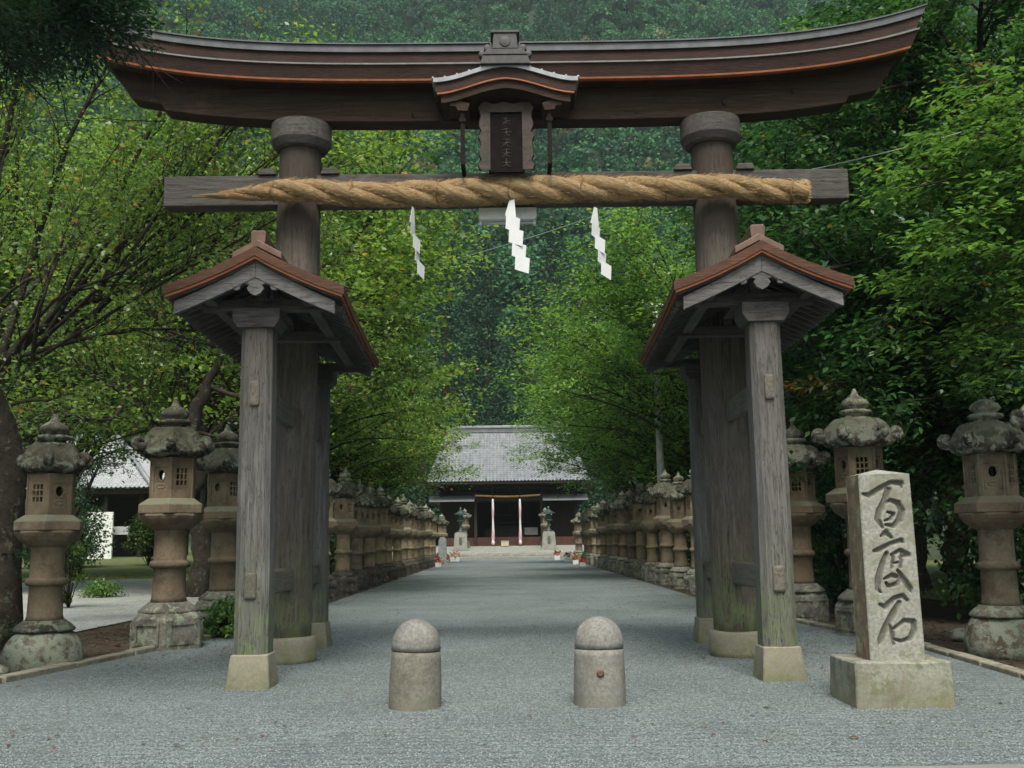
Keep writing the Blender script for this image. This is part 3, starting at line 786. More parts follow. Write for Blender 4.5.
for l in ro.data.loops: ul.data[l.index].uv=uvs[l.vertex_index]
tag(ro,'thick twisted straw rope along the tie beam of the gate, tapering at its left end','rope')
# frayed straws: sub-mesh on the rope
fr=MB();rg=random.Random(8)
for i in range(5200):
    x=rg.uniform(-3.6,3.72);R_=rope_r(x);a=rg.uniform(0,2*PI);c=rope_axis(x)
    p=c+Vector((0,math.cos(a),math.sin(a)))*R_*.97
    d=Vector((rg.choice((-1,1))*rg.uniform(.5,1),math.cos(a)*rg.uniform(.05,.5),math.sin(a)*rg.uniform(.05,.5))).normalized();L=rg.uniform(.03,.085)
    fr.tube([p,p+d*L],[.0022,.001],3,False,False)
for i in range(260):   # cut brush end
    a=rg.uniform(0,2*PI);r=.15*math.sqrt(rg.random());p=rope_axis(3.74)+Vector((0,math.cos(a)*r,math.sin(a)*r))
    fr.tube([p,p+Vector((rg.uniform(.02,.07),rg.uniform(-.01,.01),rg.uniform(-.012,.01)))],[.004,.002],3,False,False)
o=fr.build('loose_straw',simple('loose_straw',(.42,.27,.12),.9,.3,30),ro,fixn=False)
for x in(-2.9,-1.94,-.87,.03,.93,1.97,3.55):
    t=MB();c=rope_axis(x);R_=rope_r(x)*1.045
    t.tube([c+Vector((.02*math.sin(k),math.cos(2*PI*k/20)*R_,math.sin(2*PI*k/20)*R_)) for k in range(21)],.006 if x<3.5 else .016,5,cap=False)
    t.build('binding_cord',simple('cord',(.2,.11,.05),.9,.2,30),ro,fixn=False)
# paper streamers
def streamer(x,ztop,L,rot,label,w_=.14):
    root=empty('paper_streamer',(X0+x,Y0-.42,ztop),label,'streamer','folded white paper streamers hanging from the rope',rot)
    mb=MB();n=4;h=L/(n+.9);sgn=1;y=0
    # first strip then alternating stepped panels
    vs=[];th=.004
    def quad(a,b,c,d):
        nrm=((b-a).cross(d-a)).normalized()*th
        P=[a,b,c,d,a+nrm,b+nrm,c+nrm,d+nrm]
        mb.add(P,[(0,1,2,3),(7,6,5,4),(4,5,1,0),(5,6,2,1),(6,7,3,2),(7,4,0,3)])
    x0=-.02;z=0
    quad(Vector((-.02,0,0)),Vector((.03,0,-.01)),Vector((.05,0,-h*1.45)),Vector((-.09,0,-h*1.25)))
    xx=-.075;zz=-h*1.15
    for k in range(n):
        a=Vector((xx,-.012*(k+1),zz));sl_=-.055;tw=.02*(-1)**k
        quad(a,a+Vector((w_+.01,tw,sl_)),a+Vector((w_-.005,tw,sl_-h*1.02)),a+Vector((-.01,0,-h*1.0)))
        xx+=.035;zz-=h*.93
    mb.build('folded_paper',PAPER,root,fixn=True)
    return root
streamer(-1.17,5.53,.84,math.radians(68),'white folded paper streamer seen edge-on, left of the three hanging from the straw rope')
streamer(.06,5.64,.93,math.radians(4),'white zigzag paper streamer seen face-on, hanging below the plaque from the middle of the rope',.165)
streamer(1.10,5.5,.86,math.radians(38),'white folded paper streamer half turned, right of the three hanging from the straw rope')
# strip light under the tie beam
r=empty('strip_light',(.05,12.9,5.615),'white strip light fixed under the tie beam behind the middle paper streamer','light fixture')
mb=MB();mb.prism([(-.37,0),(.37,0),(.37,-.13),(.35,-.155),(-.35,-.155),(-.37,-.13)],-.1,.1);mb.build('housing',LAMPW,r,.01)
mb=MB();mb.tube([(-.33,0,-.18),(.33,0,-.18)],.017,10);mb.box(-.36,-.33,-.03,.03,-.21,-.155);mb.box(.33,.36,-.03,.03,-.21,-.155);mb.build('lamp_tube',simple('unlit_tube',(.6,.62,.62),.3,.03),r)
#@@STONES
# bollards
def bollard(x,y,lab,tilt_,mark=False):
    r=empty('stone_bollard',(x,y,0),lab,'bollard','stone bollards across the path');r.rotation_euler=tilt_
    mb=MB();mb.lathe([(.225,-.04),(.226,.0),(.222,.25),(.212,.47)],40);o=mb.build('post',BOLL if mark else BOLLD,r);subdiv(o,length=.06);roughen(o.data,.0045,5,x)
    mb=MB();pr=[(.198,.468),(.198,.477),(.214,.482)]
    for i in range(13):
        a=i/12*PI/2;pr.append((max(.004,.21*math.cos(a)),.525+.215*math.sin(a)))
    mb.lathe(pr,40);o=mb.build('dome_top',BOLLT,r);roughen(o.data,.004,6,x)
    if mark:
        mb=MB();mb.lathe([(.012,-.01),(.03,0),(.034,.02),(.02,.034)],9);o=mb.build('broken_stub',simple('rusty_stub',(.12,.07,.05),.8,.4,30),r);o.rotation_euler=(PI/2,0,0);o.location=(-.01,-.21,.285)
    return r
pL=gr(415,707);pR=gr(600,704)
bollard(pL.x,pL.y,'squat round-topped stone bollard with brownish shaft, left one of the pair on the gravel',(0,math.radians(1.2),.4))
bollard(pR.x,pR.y,'round-topped stone bollard with a small rusty stub in its front, right one of the pair',(0,math.radians(.3),0),True)
# marker stone with carved writing
S=empty('stone_marker',(0,0,0),'tall carved stone pillar reading 百度石 on a square block, right of the gate','stone marker')
b0=gr(857,709);b1=gr(957,707.6)
ax=(b1-b0);ax.normalize();ay=Vector((-ax.y,ax.x,0))
wb=(b1-b0).length;cxy=b0+ax*wb/2+ay*.37
S.location=(cxy.x,cxy.y,0);ang=math.atan2(ax.y,ax.x);S.rotation_euler=(0,0,ang)
zt=at(856,663,b0.y).z
mb=MB();mb.box(-wb/2,wb/2,-.37,.37,-.05,zt,.012,.012);o=mb.build('base_block',BLOCK,S);subdiv(o,length=.07);roughen(o.data,.009,4,2);o.modifiers.new('bevel','BEVEL').width=.012;o.modifiers['bevel'].limit_method='ANGLE'
ZF=1.0
strokes=[
[(95,118,5),(120,125,12),(165,100,12),(210,78,10),(250,82,12),(252,98,4)],
[(185,92,8),(196,105,14),(185,140,12),(160,185,13),(152,215,13),(172,248,6)],
[(175,160,6),(205,145,8),(235,158,13),(250,185,13),(240,220,13),(215,243,10),(185,238,6)],
[(192,190,5),(216,197,8),(205,215,7),(182,222,5)],
[(165,280,6),(185,268,13),(207,287,6)],
[(137,335,7),(155,332,12),(200,310,9),(245,298,10),(252,306,4)],
[(185,345,9),(165,390,11),(150,440,13),(148,478,10),(160,491,4)],
[(205,352,7),(240,335,9),(270,352,11),(238,362,5)],[(213,348,7),(205,398,7)],[(245,345,7),(238,398,7)],[(205,384,5),(240,379,5)],
[(175,440,6),(205,428,10),(240,438,10),(225,460,9),(190,468,8),(180,454,5)],[(228,410,7),(255,452,13),(275,480,12),(279,492,4)],
[(155,535,6),(175,545,12),(210,515,11),(245,505,10),(262,522,7)],
[(230,528,9),(205,570,13),(175,620,13),(155,665,12),(150,680,4)],
[(188,600,5),(200,640,9),(205,682,7)],[(200,630,6),(250,597,10),(283,602,12),(285,630,11),(270,662,10),(235,672,8),(205,664,6)]]
def uvmap(x,y):
    t=(y-45)/(742-45);xl=78+(115-78)*t;xr=285+(328-285)*t
    return (x-xl)/(xr-xl),1-t
PW=.465;PD=.34;PH=1.56
GN,GM=110,300
uu=np.linspace(0,1,GN)[None,:]*PW;vv=np.linspace(0,1,GM)[:,None]*PH
D=np.zeros((GM,GN))
for st in strokes:
    P=[(uvmap(x,y)[0]*PW,uvmap(x,y)[1]*PH,w_/207*PW*1.15) for x,y,w_ in st]
    for (ax_,az_,aw),(bx_,bz_,bw) in zip(P,P[1:]):
        dx,dz=bx_-ax_,bz_-az_;L2=dx*dx+dz*dz+1e-9
        t=np.clip(((uu-ax_)*dx+(vv-az_)*dz)/L2,0,1);dist=np.hypot(uu-ax_-t*dx,vv-az_-t*dz);wd=aw+(bw-aw)*t
        D=np.maximum(D,np.clip((wd-dist)/(wd*.6),0,1))
D[0,:]=D[-1,:]=0
vs=[];fs=[];gv=[]
tap=.012
zb=zt-.002
for j in range(GM):
    v=j/(GM-1)
    for i in range(GN):
        u=i/(GN-1);wd=PW*(1-.05*v);jj=.003*noise.noise(Vector((u*9,v*28,0)))
        edge=min(u,1-u)*PW;rd=.012*max(0,1-edge/.015)**2
        vs.append((-wd/2+wd*u,-PD/2+.034*D[j,i]+jj+rd,zb+PH*v));gv.append(D[j,i])
for j in range(GM-1):
    for i in range(GN-1): fs.append((j*GN+i,j*GN+i+1,(j+1)*GN+i+1,(j+1)*GN+i))
mb=MB();mb.add(vs,fs,True);nfront=len(vs)
tw=PW*.95
c=len(vs)
bl_,br_=0,GN-1;tl_,tr_=(GM-1)*GN,(GM-1)*GN+GN-1
mb.cur=1
# sides as own grid strips
def strip(idx,xb,xt):
    base=len(mb.v);m=12
    for j in range(GM):
        v=j/(GM-1);x=xb+(xt-xb)*v
        for k in range(m+1):
            y=-PD/2+.012+PD*k/m
            mb.v.append((x+.008*noise.noise(Vector((x*9,y*9,v*14))) if k else vs[j*GN+idx][0],y if k else vs[j*GN+idx][1],zb+PH*v));gv.append(0)
    for j in range(GM-1):
        for k in range(m):
            a=base+j*(m+1)+k;q=(a,a+1,a+m+2,a+m+1)
            mb.f.append(q if idx else q[::-1]);mb.sm.append(True);mb.mi.append(1)
strip(0,-PW/2,-tw/2);strip(GN-1,PW/2,tw/2)
mb.cur=0
b=len(mb.v)
for p in[(-PW/2,PD/2+.01,zb),(PW/2,PD/2+.01,zb),(tw/2,PD/2+.01,zb+PH),(-tw/2,PD/2+.01,zb+PH),(-tw/2,-PD/2+.012,zb+PH-.001),(tw/2,-PD/2+.012,zb+PH-.001),(.0,.01,zb+PH+.05)]: mb.v.append(p);gv.append(0)
for q in[(b,b+3,b+2,b+1),(b+4,b+5,b+6),(b+5,b+2,b+6),(b+2,b+3,b+6),(b+3,b+4,b+6)]: mb.f.append(q);mb.sm.append(False);mb.mi.append(0)
o=mb.build('carved_pillar',[MARK,MARKSIDE],S,fixn=False)
a=o.data.attributes.new('groove','FLOAT','POINT');a.data.foreach_set('value',gv)
o.rotation_euler=(0,math.radians(-.6),0);o.location=(.01,-.06,0)
#@@LANTERNS
def hexr(a,off=0):
    a=(a-off)%(PI/3);return math.cos(PI/6)/math.cos(a-PI/6)
def lantern_proto(v,base_kind,basemat,shaftmat,KASA=None,JEWEL=None,TIPZ=3.66,RK=.6,BR=.56):
    KASA=KASA or globals()['KASA'];JEWEL=JEWEL or globals()['JEWEL']
    """one stone lantern 3.65 m high, parts as meshes; v = seed"""
    rg=random.Random(v)
    root=empty('stone_lantern',(0,-500,0),'x','stone lantern')
    # base
    mb=MB()
    if base_kind=='block':
        mb.lathe([(BR,-.06),(BR,.0),(BR-.01,.42),(BR-.07,.5),(.41,.52)],6,(0,0,0),PI/6,False)
        o=mb.build('base',basemat,root);subdiv(o,length=.14);roughen(o.data,.014,3,v)
        bv=o.modifiers.new('bevel','BEVEL');bv.width=.02;bv.limit_method='ANGLE'
        # recessed-looking raised borders on the sides
        tr=MB()
        for k in range(6):
            a=k*PI/3;Mx=Matrix.Rotation(a,4,'Z')@Matrix.Translation(((BR-.01)*.866+.002,0,0))
            for (y0,y1,z0,z1) in((-.2,.2,.345,.375),(-.2,.2,.07,.1),(-.2,-.17,.1,.345),(.17,.2,.1,.345)):
                tr.box(-.01,.022,y0,y1,z0,z1,mat=Mx)
        tr.build('panel_border',basemat,o)
    else:
        mb.lathe([(.45,-.1),(.53,.0),(.55,.15),(.5,.33),(.4,.46),(.3,.52)],16,(0,0,0),.2,True)
        o=mb.build('base',ROCK,root);subdiv(o,length=.12);roughen(o.data,.055,1.9,v+3)
    # lotus moulding + shaft
    mb=MB();mb.lathe([(.42,.5),(.43,.53),(.36,.6),(.31,.63),(.29,.655)],24);
    o=mb.build('lotus_foot',basemat if base_kind=='block' else JEWEL,root)
    mb=MB();mb.lathe([(.265,.65),(.245,.72),(.232,1.13),(.243,1.14),(.275,1.155),(.29,1.18),(.29,1.215),(.275,1.24),(.243,1.255),(.238,1.265),(.232,1.66),(.25,1.70)],28)
    mb.build('shaft',shaftmat,root)
    # platform
    mb=MB();mb.lathe([(.26,1.70),(.31,1.73),(.40,1.80),(.45,1.86),(.47,1.90),(.47,1.93)],12,(0,0,0),PI/12,False)
    mb.lathe([(.50,1.932),(.515,1.94),(.515,2.06),(.505,2.075),(.37,2.16)],6,(0,0,0),PI/6,False)
    o=mb.build('platform',PLAT,root);b_=o.modifiers.new('bevel','BEVEL');b_.width=.012;b_.limit_method='ANGLE'
    # firebox: six carved panels with openings, hollow inside
    mb=MB();z0,z1=2.15,2.76;ap=.30;hw=ap*math.tan(PI/6);th=.05
    for k in range(6):
        Mx=Matrix.Rotation(k*PI/3,4,'Z')
        if k%2==0:
            xs_=[-hw,-.1,-.085,-.04,-.022,.022,.04,.085,.1,hw];zs=[z0,2.33,2.35,2.42,2.44,2.51,2.53,2.60,2.62,z1]
            holes={(i,j) for i in(2,4,6) for j in(2,4,6)}
        else:
            xs_=[-hw,-.12,.12,hw];zs=[z0,2.25,2.62,z1];holes={(1,1)}
        nx,nz=len(xs_),len(zs)
        def P(i,j,d): return Mx@Vector((ap-d*th,xs_[i]*(1-d*.16),zs[j]))
        for i in range(nx-1):
            for j in range(nz-1):
                if (i,j) in holes:
                    c=[(i,j),(i+1,j),(i+1,j+1),(i,j+1)]
                    for q in range(4):
                        a,b=c[q],c[(q+1)%4];mb.add([P(*a,0),P(*b,0),P(*b,1),P(*a,1)],[(0,1,2,3)])
                else:
                    mb.add([P(i,j,0),P(i+1,j,0),P(i+1,j+1,0),P(i,j+1,0)],[(0,1,2,3)])
        if k%2==1:
            # carved panel with an oval opening: ring of quads, set back a little
            d=.35;c=(0,2.50);K=16
            ring=[(.055*math.cos(2*PI*q/K),c[1]+.075*math.sin(2*PI*q/K)) for q in range(K)]
            def sq(q):
                a=2*PI*q/K;cx_,sx_=math.cos(a),math.sin(a);t=1/max(abs(cx_)/.12,abs(sx_)/(.12 if sx_>0 else .25));return (cx_*t,c[1]+sx_*t)
            for q in range(K):
                r_=(q+1)%K;A=[ring[q],ring[r_],sq(r_),sq(q)]
                mb.add([Mx@Vector((ap-d*th,x,z)) for x,z in A],[(0,1,2,3)])
                mb.add([Mx@Vector((ap-d*th,*ring[q])),Mx@Vector((ap-d*th,*ring[r_])),Mx@Vector((ap-th,*ring[r_])),Mx@Vector((ap-th,*ring[q]))],[(0,1,2,3)])
            # raised rim and relief
            for (rx,rz_,cz) in((.075,.095,2.5),(.07,.03,2.335)):
                pts=[Mx@Vector((ap-.4*th,rx*math.cos(2*PI*q/14),cz+rz_*math.sin(2*PI*q/14))) for q in range(15)]
                mb.tube(pts,.011,5)
        # corner fillets
        cm=Matrix.Rotation(k*PI/3+PI/6,4,'Z');rc=ap/math.cos(PI/6)
        mb.box(rc-.035,rc+.006,-.018,.018,z0,z1,mat=cm)
    mb.build('firebox',shaftmat,root)
    # inner floor blocks light so the openings read dark
    # roof
    mb=MB();K=72;SR=12;vs=[];fs=[];Rk=RK
    prof=[]
    for i in range(SR+1):
        t=i/SR
        for k in range(K):
            a=2*PI*k/K;hr=hexr(a,PI/6);cor=max(0,(hr-math.cos(PI/6))/(1-math.cos(PI/6)))
            rr=(.17+(Rk-.17)*t);rfull=rr*(1+(hr-1)*min(1,t*1.4))
            z=3.21-.335*t**2.3-.03*t+.075*(t**4)*(cor**1.5)+.05*math.sin(t*PI)*cor**2
            lob=1+.02*math.cos(a*24)*t
            vs.append((rfull*math.cos(a)*lob,rfull*math.sin(a)*lob,z))
    n0=len(vs)
    for (t,zz) in((1.0,-.085),(.8,-.12),(.5,-.12),(.2,-.12)):
        for k in range(K):
            a=2*PI*k/K;hr=hexr(a,PI/6);cor=max(0,(hr-math.cos(PI/6))/(1-math.cos(PI/6)))
            rfull=Rk*t*hr*.97;vs.append((rfull*math.cos(a),rfull*math.sin(a),2.885+zz+.085*cor**1.5*t**4))
    rings=len(vs)//K
    for i in range(rings-1):
        for k in range(K): j=(k+1)%K;fs.append((i*K+k,i*K+j,(i+1)*K+j,(i+1)*K+k))
    fs.append(tuple(range(K)));fs.append(tuple((rings-1)*K+k for k in range(K))[::-1])
    mb.add(vs,fs,True)
    o=mb.build('roof',KASA,root);roughen(o.data,.03,5,v)
    for k in range(6):
        a=k*PI/3+PI/6
        cm=Matrix.Rotation(a,4,'Z')
        c=MB();r_=.085
        # curled corner scroll
        pts=[]
        for q in range(9):
            an=-PI*.5+q/8*PI*1.55;rd=.07-.035*q/8
            pts.append(cm@Vector((RK-.015+rd*math.cos(an)+.01,0,2.98+rd*math.sin(an))))
        c.tube([cm@Vector((RK-.16,0,2.93))]+pts,[.075,.075]+[.072-.004*q for q in range(8)],9)
        if rg.random()<.93:
            oo=c.build('corner_scroll',KASA,o);roughen(oo.data,.01,7,k+v)
    # finial
    mb=MB();mb.lathe([(.2,3.15),(.225,3.19),(.2,3.215),(.15,3.225),(.145,3.255),(.2,3.275),(.215,3.31),(.2,3.335),(.13,3.34),(.13,3.355),(.17,3.39),(.185,3.43),(.165,3.48),(.11,3.52),(.065,3.55),(.035,TIPZ-.04),(.02,TIPZ)],20)
    mb.v=[(x*1.13,y*1.13,z) for x,y,z in mb.v]
    o=mb.build('jewel_finial',JEWEL,root);roughen(o.data,.009,8,v)
    return root
protoA=lantern_proto(1,'block',BASEST,SAND,KASAD,JEWELD,RK=.54)     # left row, near
protoE=lantern_proto(4,'block',BASEDK,SANDL,KASAD,RK=.55)     # left row, far
protoD=lantern_proto(5,'rock',BASEST,SAND,KASAD,JEWELD,RK=.5)
protoB=lantern_proto(2,'block',BASEST,SAND,BR=.48,RK=.56)      # right row
protoC=lantern_proto(3,'rock',BASEST,SANDG,TIPZ=3.6,RK=.56)       # boulder bases near the camera
protoE2=lantern_proto(6,'block',BASEDK,SANDG,KASA,JEWELD,RK=.58,TIPZ=3.72)
protoB2=lantern_proto(7,'block',BASEST,SANDL,KASAD,RK=.56,BR=.53,TIPZ=3.58)
used=set()
def place_lantern(pr,x,y,hh,rz,label,group):
    if id(pr) in used: r=copy_tree(pr)
    else: r=pr;used.add(id(pr))
    r.location=(x,y,0);r.rotation_euler=(0,0,rz);s_=hh/3.65;r.scale=(s_,)*3;r['label']=label;r['group']=group
    if y>21: r.scale=(s_*.86,s_*.86,s_);r.rotation_euler=(rg.gauss(0,.011),rg.gauss(0,.011),rz)
    return r
ordn=['first','second','third','fourth','fifth','sixth','seventh','eighth','ninth','tenth','eleventh','twelfth','thirteenth','fourteenth','fifteenth','sixteenth','seventeenth','eighteenth','nineteenth','twentieth','twenty-first','twenty-second']
GL='stone lanterns lined up on the left of the path';GRr='stone lanterns lined up on the right of the path'
place_lantern(protoD,-6.22,11.25,3.15,.3,'stone lantern cut off by the left edge of the photo, only a roof corner showing',GL)
place_lantern(protoD,-5.58,12.8,3.02,.3,'short lantern with stubby top on a rounded mossy boulder, nearest whole one on the left',GL)
place_lantern(protoA,-4.77,14.9,3.48,.22+PI/3,'lantern with blocky carved base, second whole one on the left, green plant at its foot',GL)
place_lantern(protoA,-4.9,18.2,3.47,.25+PI/3,'stone lantern half hidden behind the left front post of the gate',GL)
yl=[22.2,25.3,28.4,31.5,34.6,37.7,40.8,44.0,47.2,50.4,53.7,57.0,60.3,63.6,67.0,70.4]
rg=random.Random(5)
def where(i,side,n):
    return f'{ordn[i]} stone lantern beyond the gate in the {side} row beside the path'
for i,y in enumerate(yl):
    place_lantern(protoE2 if i in(1,4,9,12) else protoE,-4.72+rg.uniform(-.05,.05),y*.945,3.43+rg.uniform(-.14,.17),.25+rg.choice((0,PI/3,-PI/3,PI))+rg.uniform(-.05,.05),where(i,'left',16),GL)
place_lantern(protoE,-5.0,78.5,3.5,.2,'nearer of two stone lanterns beside the stone steps at the end of the left row',GL)
place_lantern(protoE,-5.05,81.6,3.5,.3,'farther of two stone lanterns beside the stone steps at the end of the left row',GL)
place_lantern(protoC,6.1,11.2,3.3,-.25,'stone lantern cut off by the right edge of the photo, only a roof corner showing',GRr)
place_lantern(protoC,5.9,12.7,3.13,.2+PI/3,'stone lantern with ball top on a rough lichen boulder, right of the carved marker stone',GRr)
place_lantern(protoB,5.18,15.3,3.55,.35,'stone lantern with tall pointed top standing behind the carved marker stone',GRr)
place_lantern(protoB,5.06,18.3,3.4,.3,'stone lantern partly hidden between the right front post of the gate and the marker stone',GRr)
yr=[23.3,26.4,29.5,32.6,35.7,38.8,41.9,45.2,48.5,51.8,55.1,58.4,61.7,65.0,68.3,71.6]
for i,y in enumerate(yr):
    place_lantern(protoB2 if i in(2,5,6,10,13) else protoB,5.05+rg.uniform(-.05,.05),y*.945,3.43+rg.uniform(-.14,.19),rg.choice((0,PI/3,-PI/3,PI))+.3+rg.uniform(-.05,.05),where(i,'right',16),GRr)
place_lantern(protoB,5.35,78.5,3.5,.2,'nearer of two stone lanterns beside the stone steps at the end of the right row',GRr)
place_lantern(protoB,5.4,81.6,3.5,.3,'farther of two stone lanterns beside the stone steps at the end of the right row',GRr)
#@@HALL
# ---------------------------------------------------------------- far end of the path
TILE=None
def tilemat(name,a_,b_,axis=0,sc_=3.4,rows=4.2):
    m,nt,b=newmat(name);n=N(nt);p=n.pos((1,1,1),True);g=n.noise(p,1.6,6,.7)
    nf=n.noise(p,14,3,.7)
    c=n.mix(n.ramp(g,.3,.7),a_,b_);c=n.mix(n.ramp(nf,.45,.7,0,.4),c,tuple(x*.5 for x in a_))
    n.put(b.inputs['Base Color'],c);b.inputs['Roughness'].default_value=.45;b.inputs['Specular IOR Level'].default_value=.5
    n.put(b.inputs['Normal'],n.bump(nf,.4,.01));return m
TILE=tilemat('grey_clay_tile',(.15,.165,.18),(.28,.3,.32))
HW=wood('dark_hall_timber',(.02,.014,.012),(.05,.035,.028),'Z')
HWX=wood('dark_hall_beam',(.02,.015,.012),(.055,.04,.032),'X')
HRED=wood('reddish_hall_skirting',(.06,.03,.022),(.1,.05,.038),'Z')
STEP=stone('pale_step_stone',(.26,.27,.245),(.33,.34,.31),speck=.3,dark=(.18,.18,.15))
PINK=simple('pink_and_white_cloth',(.62,.4,.42),.8,.3,5)
def tile_roof(mb,corners,ridge,step=.3,rr=.07):
    """one sloped roof plane as tile courses: corners (eave_l,eave_r), ridge (l,r)"""
    el,er=map(V3,corners);rl,rr_=map(V3,ridge)
    W_=(er-el).length;n=int(W_/step);m=22
    vs=[];fs=[];sub=6
    N_=n*sub
    for j in range(m+1):
        v=j/m
        for lip in(0,1):
            vv=v
            for i in range(N_+1):
                u=i/N_
                # keep tile lines perpendicular to the eave; clip to the trapezium
                a=el.lerp(er,u)
                lo=(rl-el).dot((er-el).normalized())/W_;hi=(rr_-el).dot((er-el).normalized())/W_
                ul=lo*v;ur=1-(1-hi)*v
                uc=min(max(u,ul),ur)
                p=el.lerp(er,uc)
                slope=((rl-el)-(er-el).normalized()*((rl-el).dot((er-el).normalized())))
                sag=-.10*math.sin(v*PI)*slope.length*.35
                q=p+slope*v+Vector((0,0,sag))
                ph=(u*n)%1.0
                hgt=rr*max(0,math.cos((ph-.25)*2*PI*1.0))**.8 if ph<.5 else -.02*math.sin((ph-.5)*2*PI)
                q=q+Vector((0,0,hgt+.0+(0.06 if lip else 0)))
                vs.append(q)
    rows=2*(m+1);w_=N_+1
    for j in range(rows-1):
        for i in range(N_): fs.append((j*w_+i,j*w_+i+1,(j+1)*w_+i+1,(j+1)*w_+i))
    mb.add(vs,fs,False)
# stone steps and forecourt
HP=.0
mb=MB();mb.box(-5.2,5.2,83.2,83.75,-.1,.17);mb.box(-5.3,5.3,83.7,84.3,-.1,.36);o=mb.build('stone_steps',STEP,None,.02)
tag(o,'two low pale stone steps across the path in front of the shrine hall','steps')
mb=MB();vs=[(-14,84.25,.0),(14,84.25,0),(14,84.3,.44),(-14,84.3,.44),(14,92,.98),(-14,92,.98),(14,112,.98),(-14,112,.98),(14,112,0),(-14,112,0)]
mb.add(vs,[(0,1,2,3),(3,2,4,5),(5,4,6,7),(7,6,8,9),(0,3,5,7,9),(1,8,6,4,2)]);o=mb.build('forecourt',STEP);tag(o,kind='structure')
# hall
HX=.1;HY=93.5
HL=empty('shrine_hall',(HX,HY,.98),'dark timber shrine hall with grey tiled roof at the far end of the gravel path','shrine building')
def lp(x,y,Y): p=at(x,y,Y);return (p.x-HX,Y-HY,p.z-.98)
eZ=at(508,481,91.5).z-.98; rZ=at(508,431,97).z-.98
mb=MB();tile_roof(mb,[(-7.2,-2.2,eZ),(7.2,-2.2,eZ)],[(-5.9,3.6,rZ),(5.9,3.6,rZ)]);rf=mb.build('roof',TILE,HL,fixn=False)
mb=MB();tile_roof(mb,[(7.2,9.4,eZ),(-7.2,9.4,eZ)],[(5.9,3.6,rZ),(-5.9,3.6,rZ)],.6);mb.build('rear_slope',TILE,rf,fixn=False)
mb=MB();mb.box(-7.15,7.15,-2.1,9.3,eZ-.22,eZ-.08)
for s in(-1,1): mb.prism([(s*7.0,eZ-.1),(s*5.8,eZ-.1),(s*5.8,rZ-.1)],-1.9,9.1) if False else None
mb.build('eave_board',HWX,rf)
mb=MB()
for s in(-1,1): mb.add([(s*7.1,-2.0,eZ-.1),(s*7.1,9.2,eZ-.1),(s*5.85,3.6,rZ-.08)],[(0,1,2)])
mb.build('gable_wall',HWX,rf)
mb=MB();mb.box(-6.1,6.1,3.3,3.9,rZ-.1,rZ+.28);mb.box(-6.2,6.2,3.2,4.0,rZ+.28,rZ+.36);mb.tube([(-6.2,3.6,rZ+.42),(6.2,3.6,rZ+.42)],.13,8)
for k in range(3): mb.box(-6.12,6.12,3.27-.0,3.93,rZ+.02+k*.09,rZ+.035+k*.09)
mb.build('ridge',TILE,rf)
for s in(-1,1):
    mb=MB();mb.box(s*6.2-.1,s*6.2+.1,3.2,4.0,rZ-.15,rZ+.75,0,.12);mb.build('ridge_end_tile',TILE,rf)
# walls, posts
mb=MB();mb.box(-6.2,6.2,6.5,8.5,0,eZ-.2)
mb.box(-6.2,-3.2,1.2,6.6,0,eZ-.2);mb.box(3.2,6.2,1.2,6.6,0,eZ-.2);mb.build('wall',HW,HL)
mb=MB();mb.box(-6.1,6.1,-.2,1.1,0,.75);mb.box(-3.1,3.1,1.1,6.4,0,.8);mb.build('veranda',HRED,HL)
for x in(-6.0,-2.95,2.95,6.0):
    mb=MB();mb.box(x-.13,x+.13,-.35,-.09,0,eZ-.3);mb.build('post',HW,HL)
mb=MB();mb.box(-6.3,6.3,-.32,-.12,3.95,4.25);mb.box(-6.3,6.3,-.3,-.14,eZ-.62,eZ-.35)
mb.build('lintel',HWX,HL)
mb=MB()
for k in range(14): x=-2.9+k*.446; mb.box(x-.02,x+.02,-.25,-.2,4.25,eZ-.62)
mb.box(-2.95,2.95,-.26,-.19,4.6,4.64)
mc=MB()
for k in range(40):
    x=-6+k*.3077
    if abs(x)>3.0: mc.box(x-.02,x+.02,1.13,1.17,.8,3.9)
mc.box(-6.1,6.1,1.12,1.18,3.9,3.96)
mb.build('transom_lattice',HWX,HL);mc.build('wall_lattice',HWX,HL)
mb=MB();mb.box(-2.2,2.2,2.6,3.0,.8,1.45);mb.box(-1.8,1.8,3.0,3.4,1.45,1.75);mb.box(-1.6,1.6,2.9,2.95,2.05,2.15);mb.box(-1.9,1.9,2.5,2.55,2.7,2.8);mb.build('altar',HWX,HL,.01)
mb=MB();mb.box(1.4,2.6,.9,1.0,.95,1.6);mb.build('notice_panel',simple('grey_notice_board',(.16,.16,.16),.7,.3,4),HL)
# pale metal gutters of the lean-to eaves each side
for s in(-1,1):
    mb=MB();mb.box(min(s*3.0,s*7.0),max(s*3.0,s*7.0),-1.6,-1.5,3.9,3.97);mb.add([(s*3.0,-1.5,3.97),(s*7.0,-1.5,3.97),(s*7.0,.0,4.5),(s*3.0,.0,4.5)],[(0,1,2,3)])
    mb.build('side_eave',simple('pale_metal_eave',(.17,.18,.19),.4,.15,2),HL)
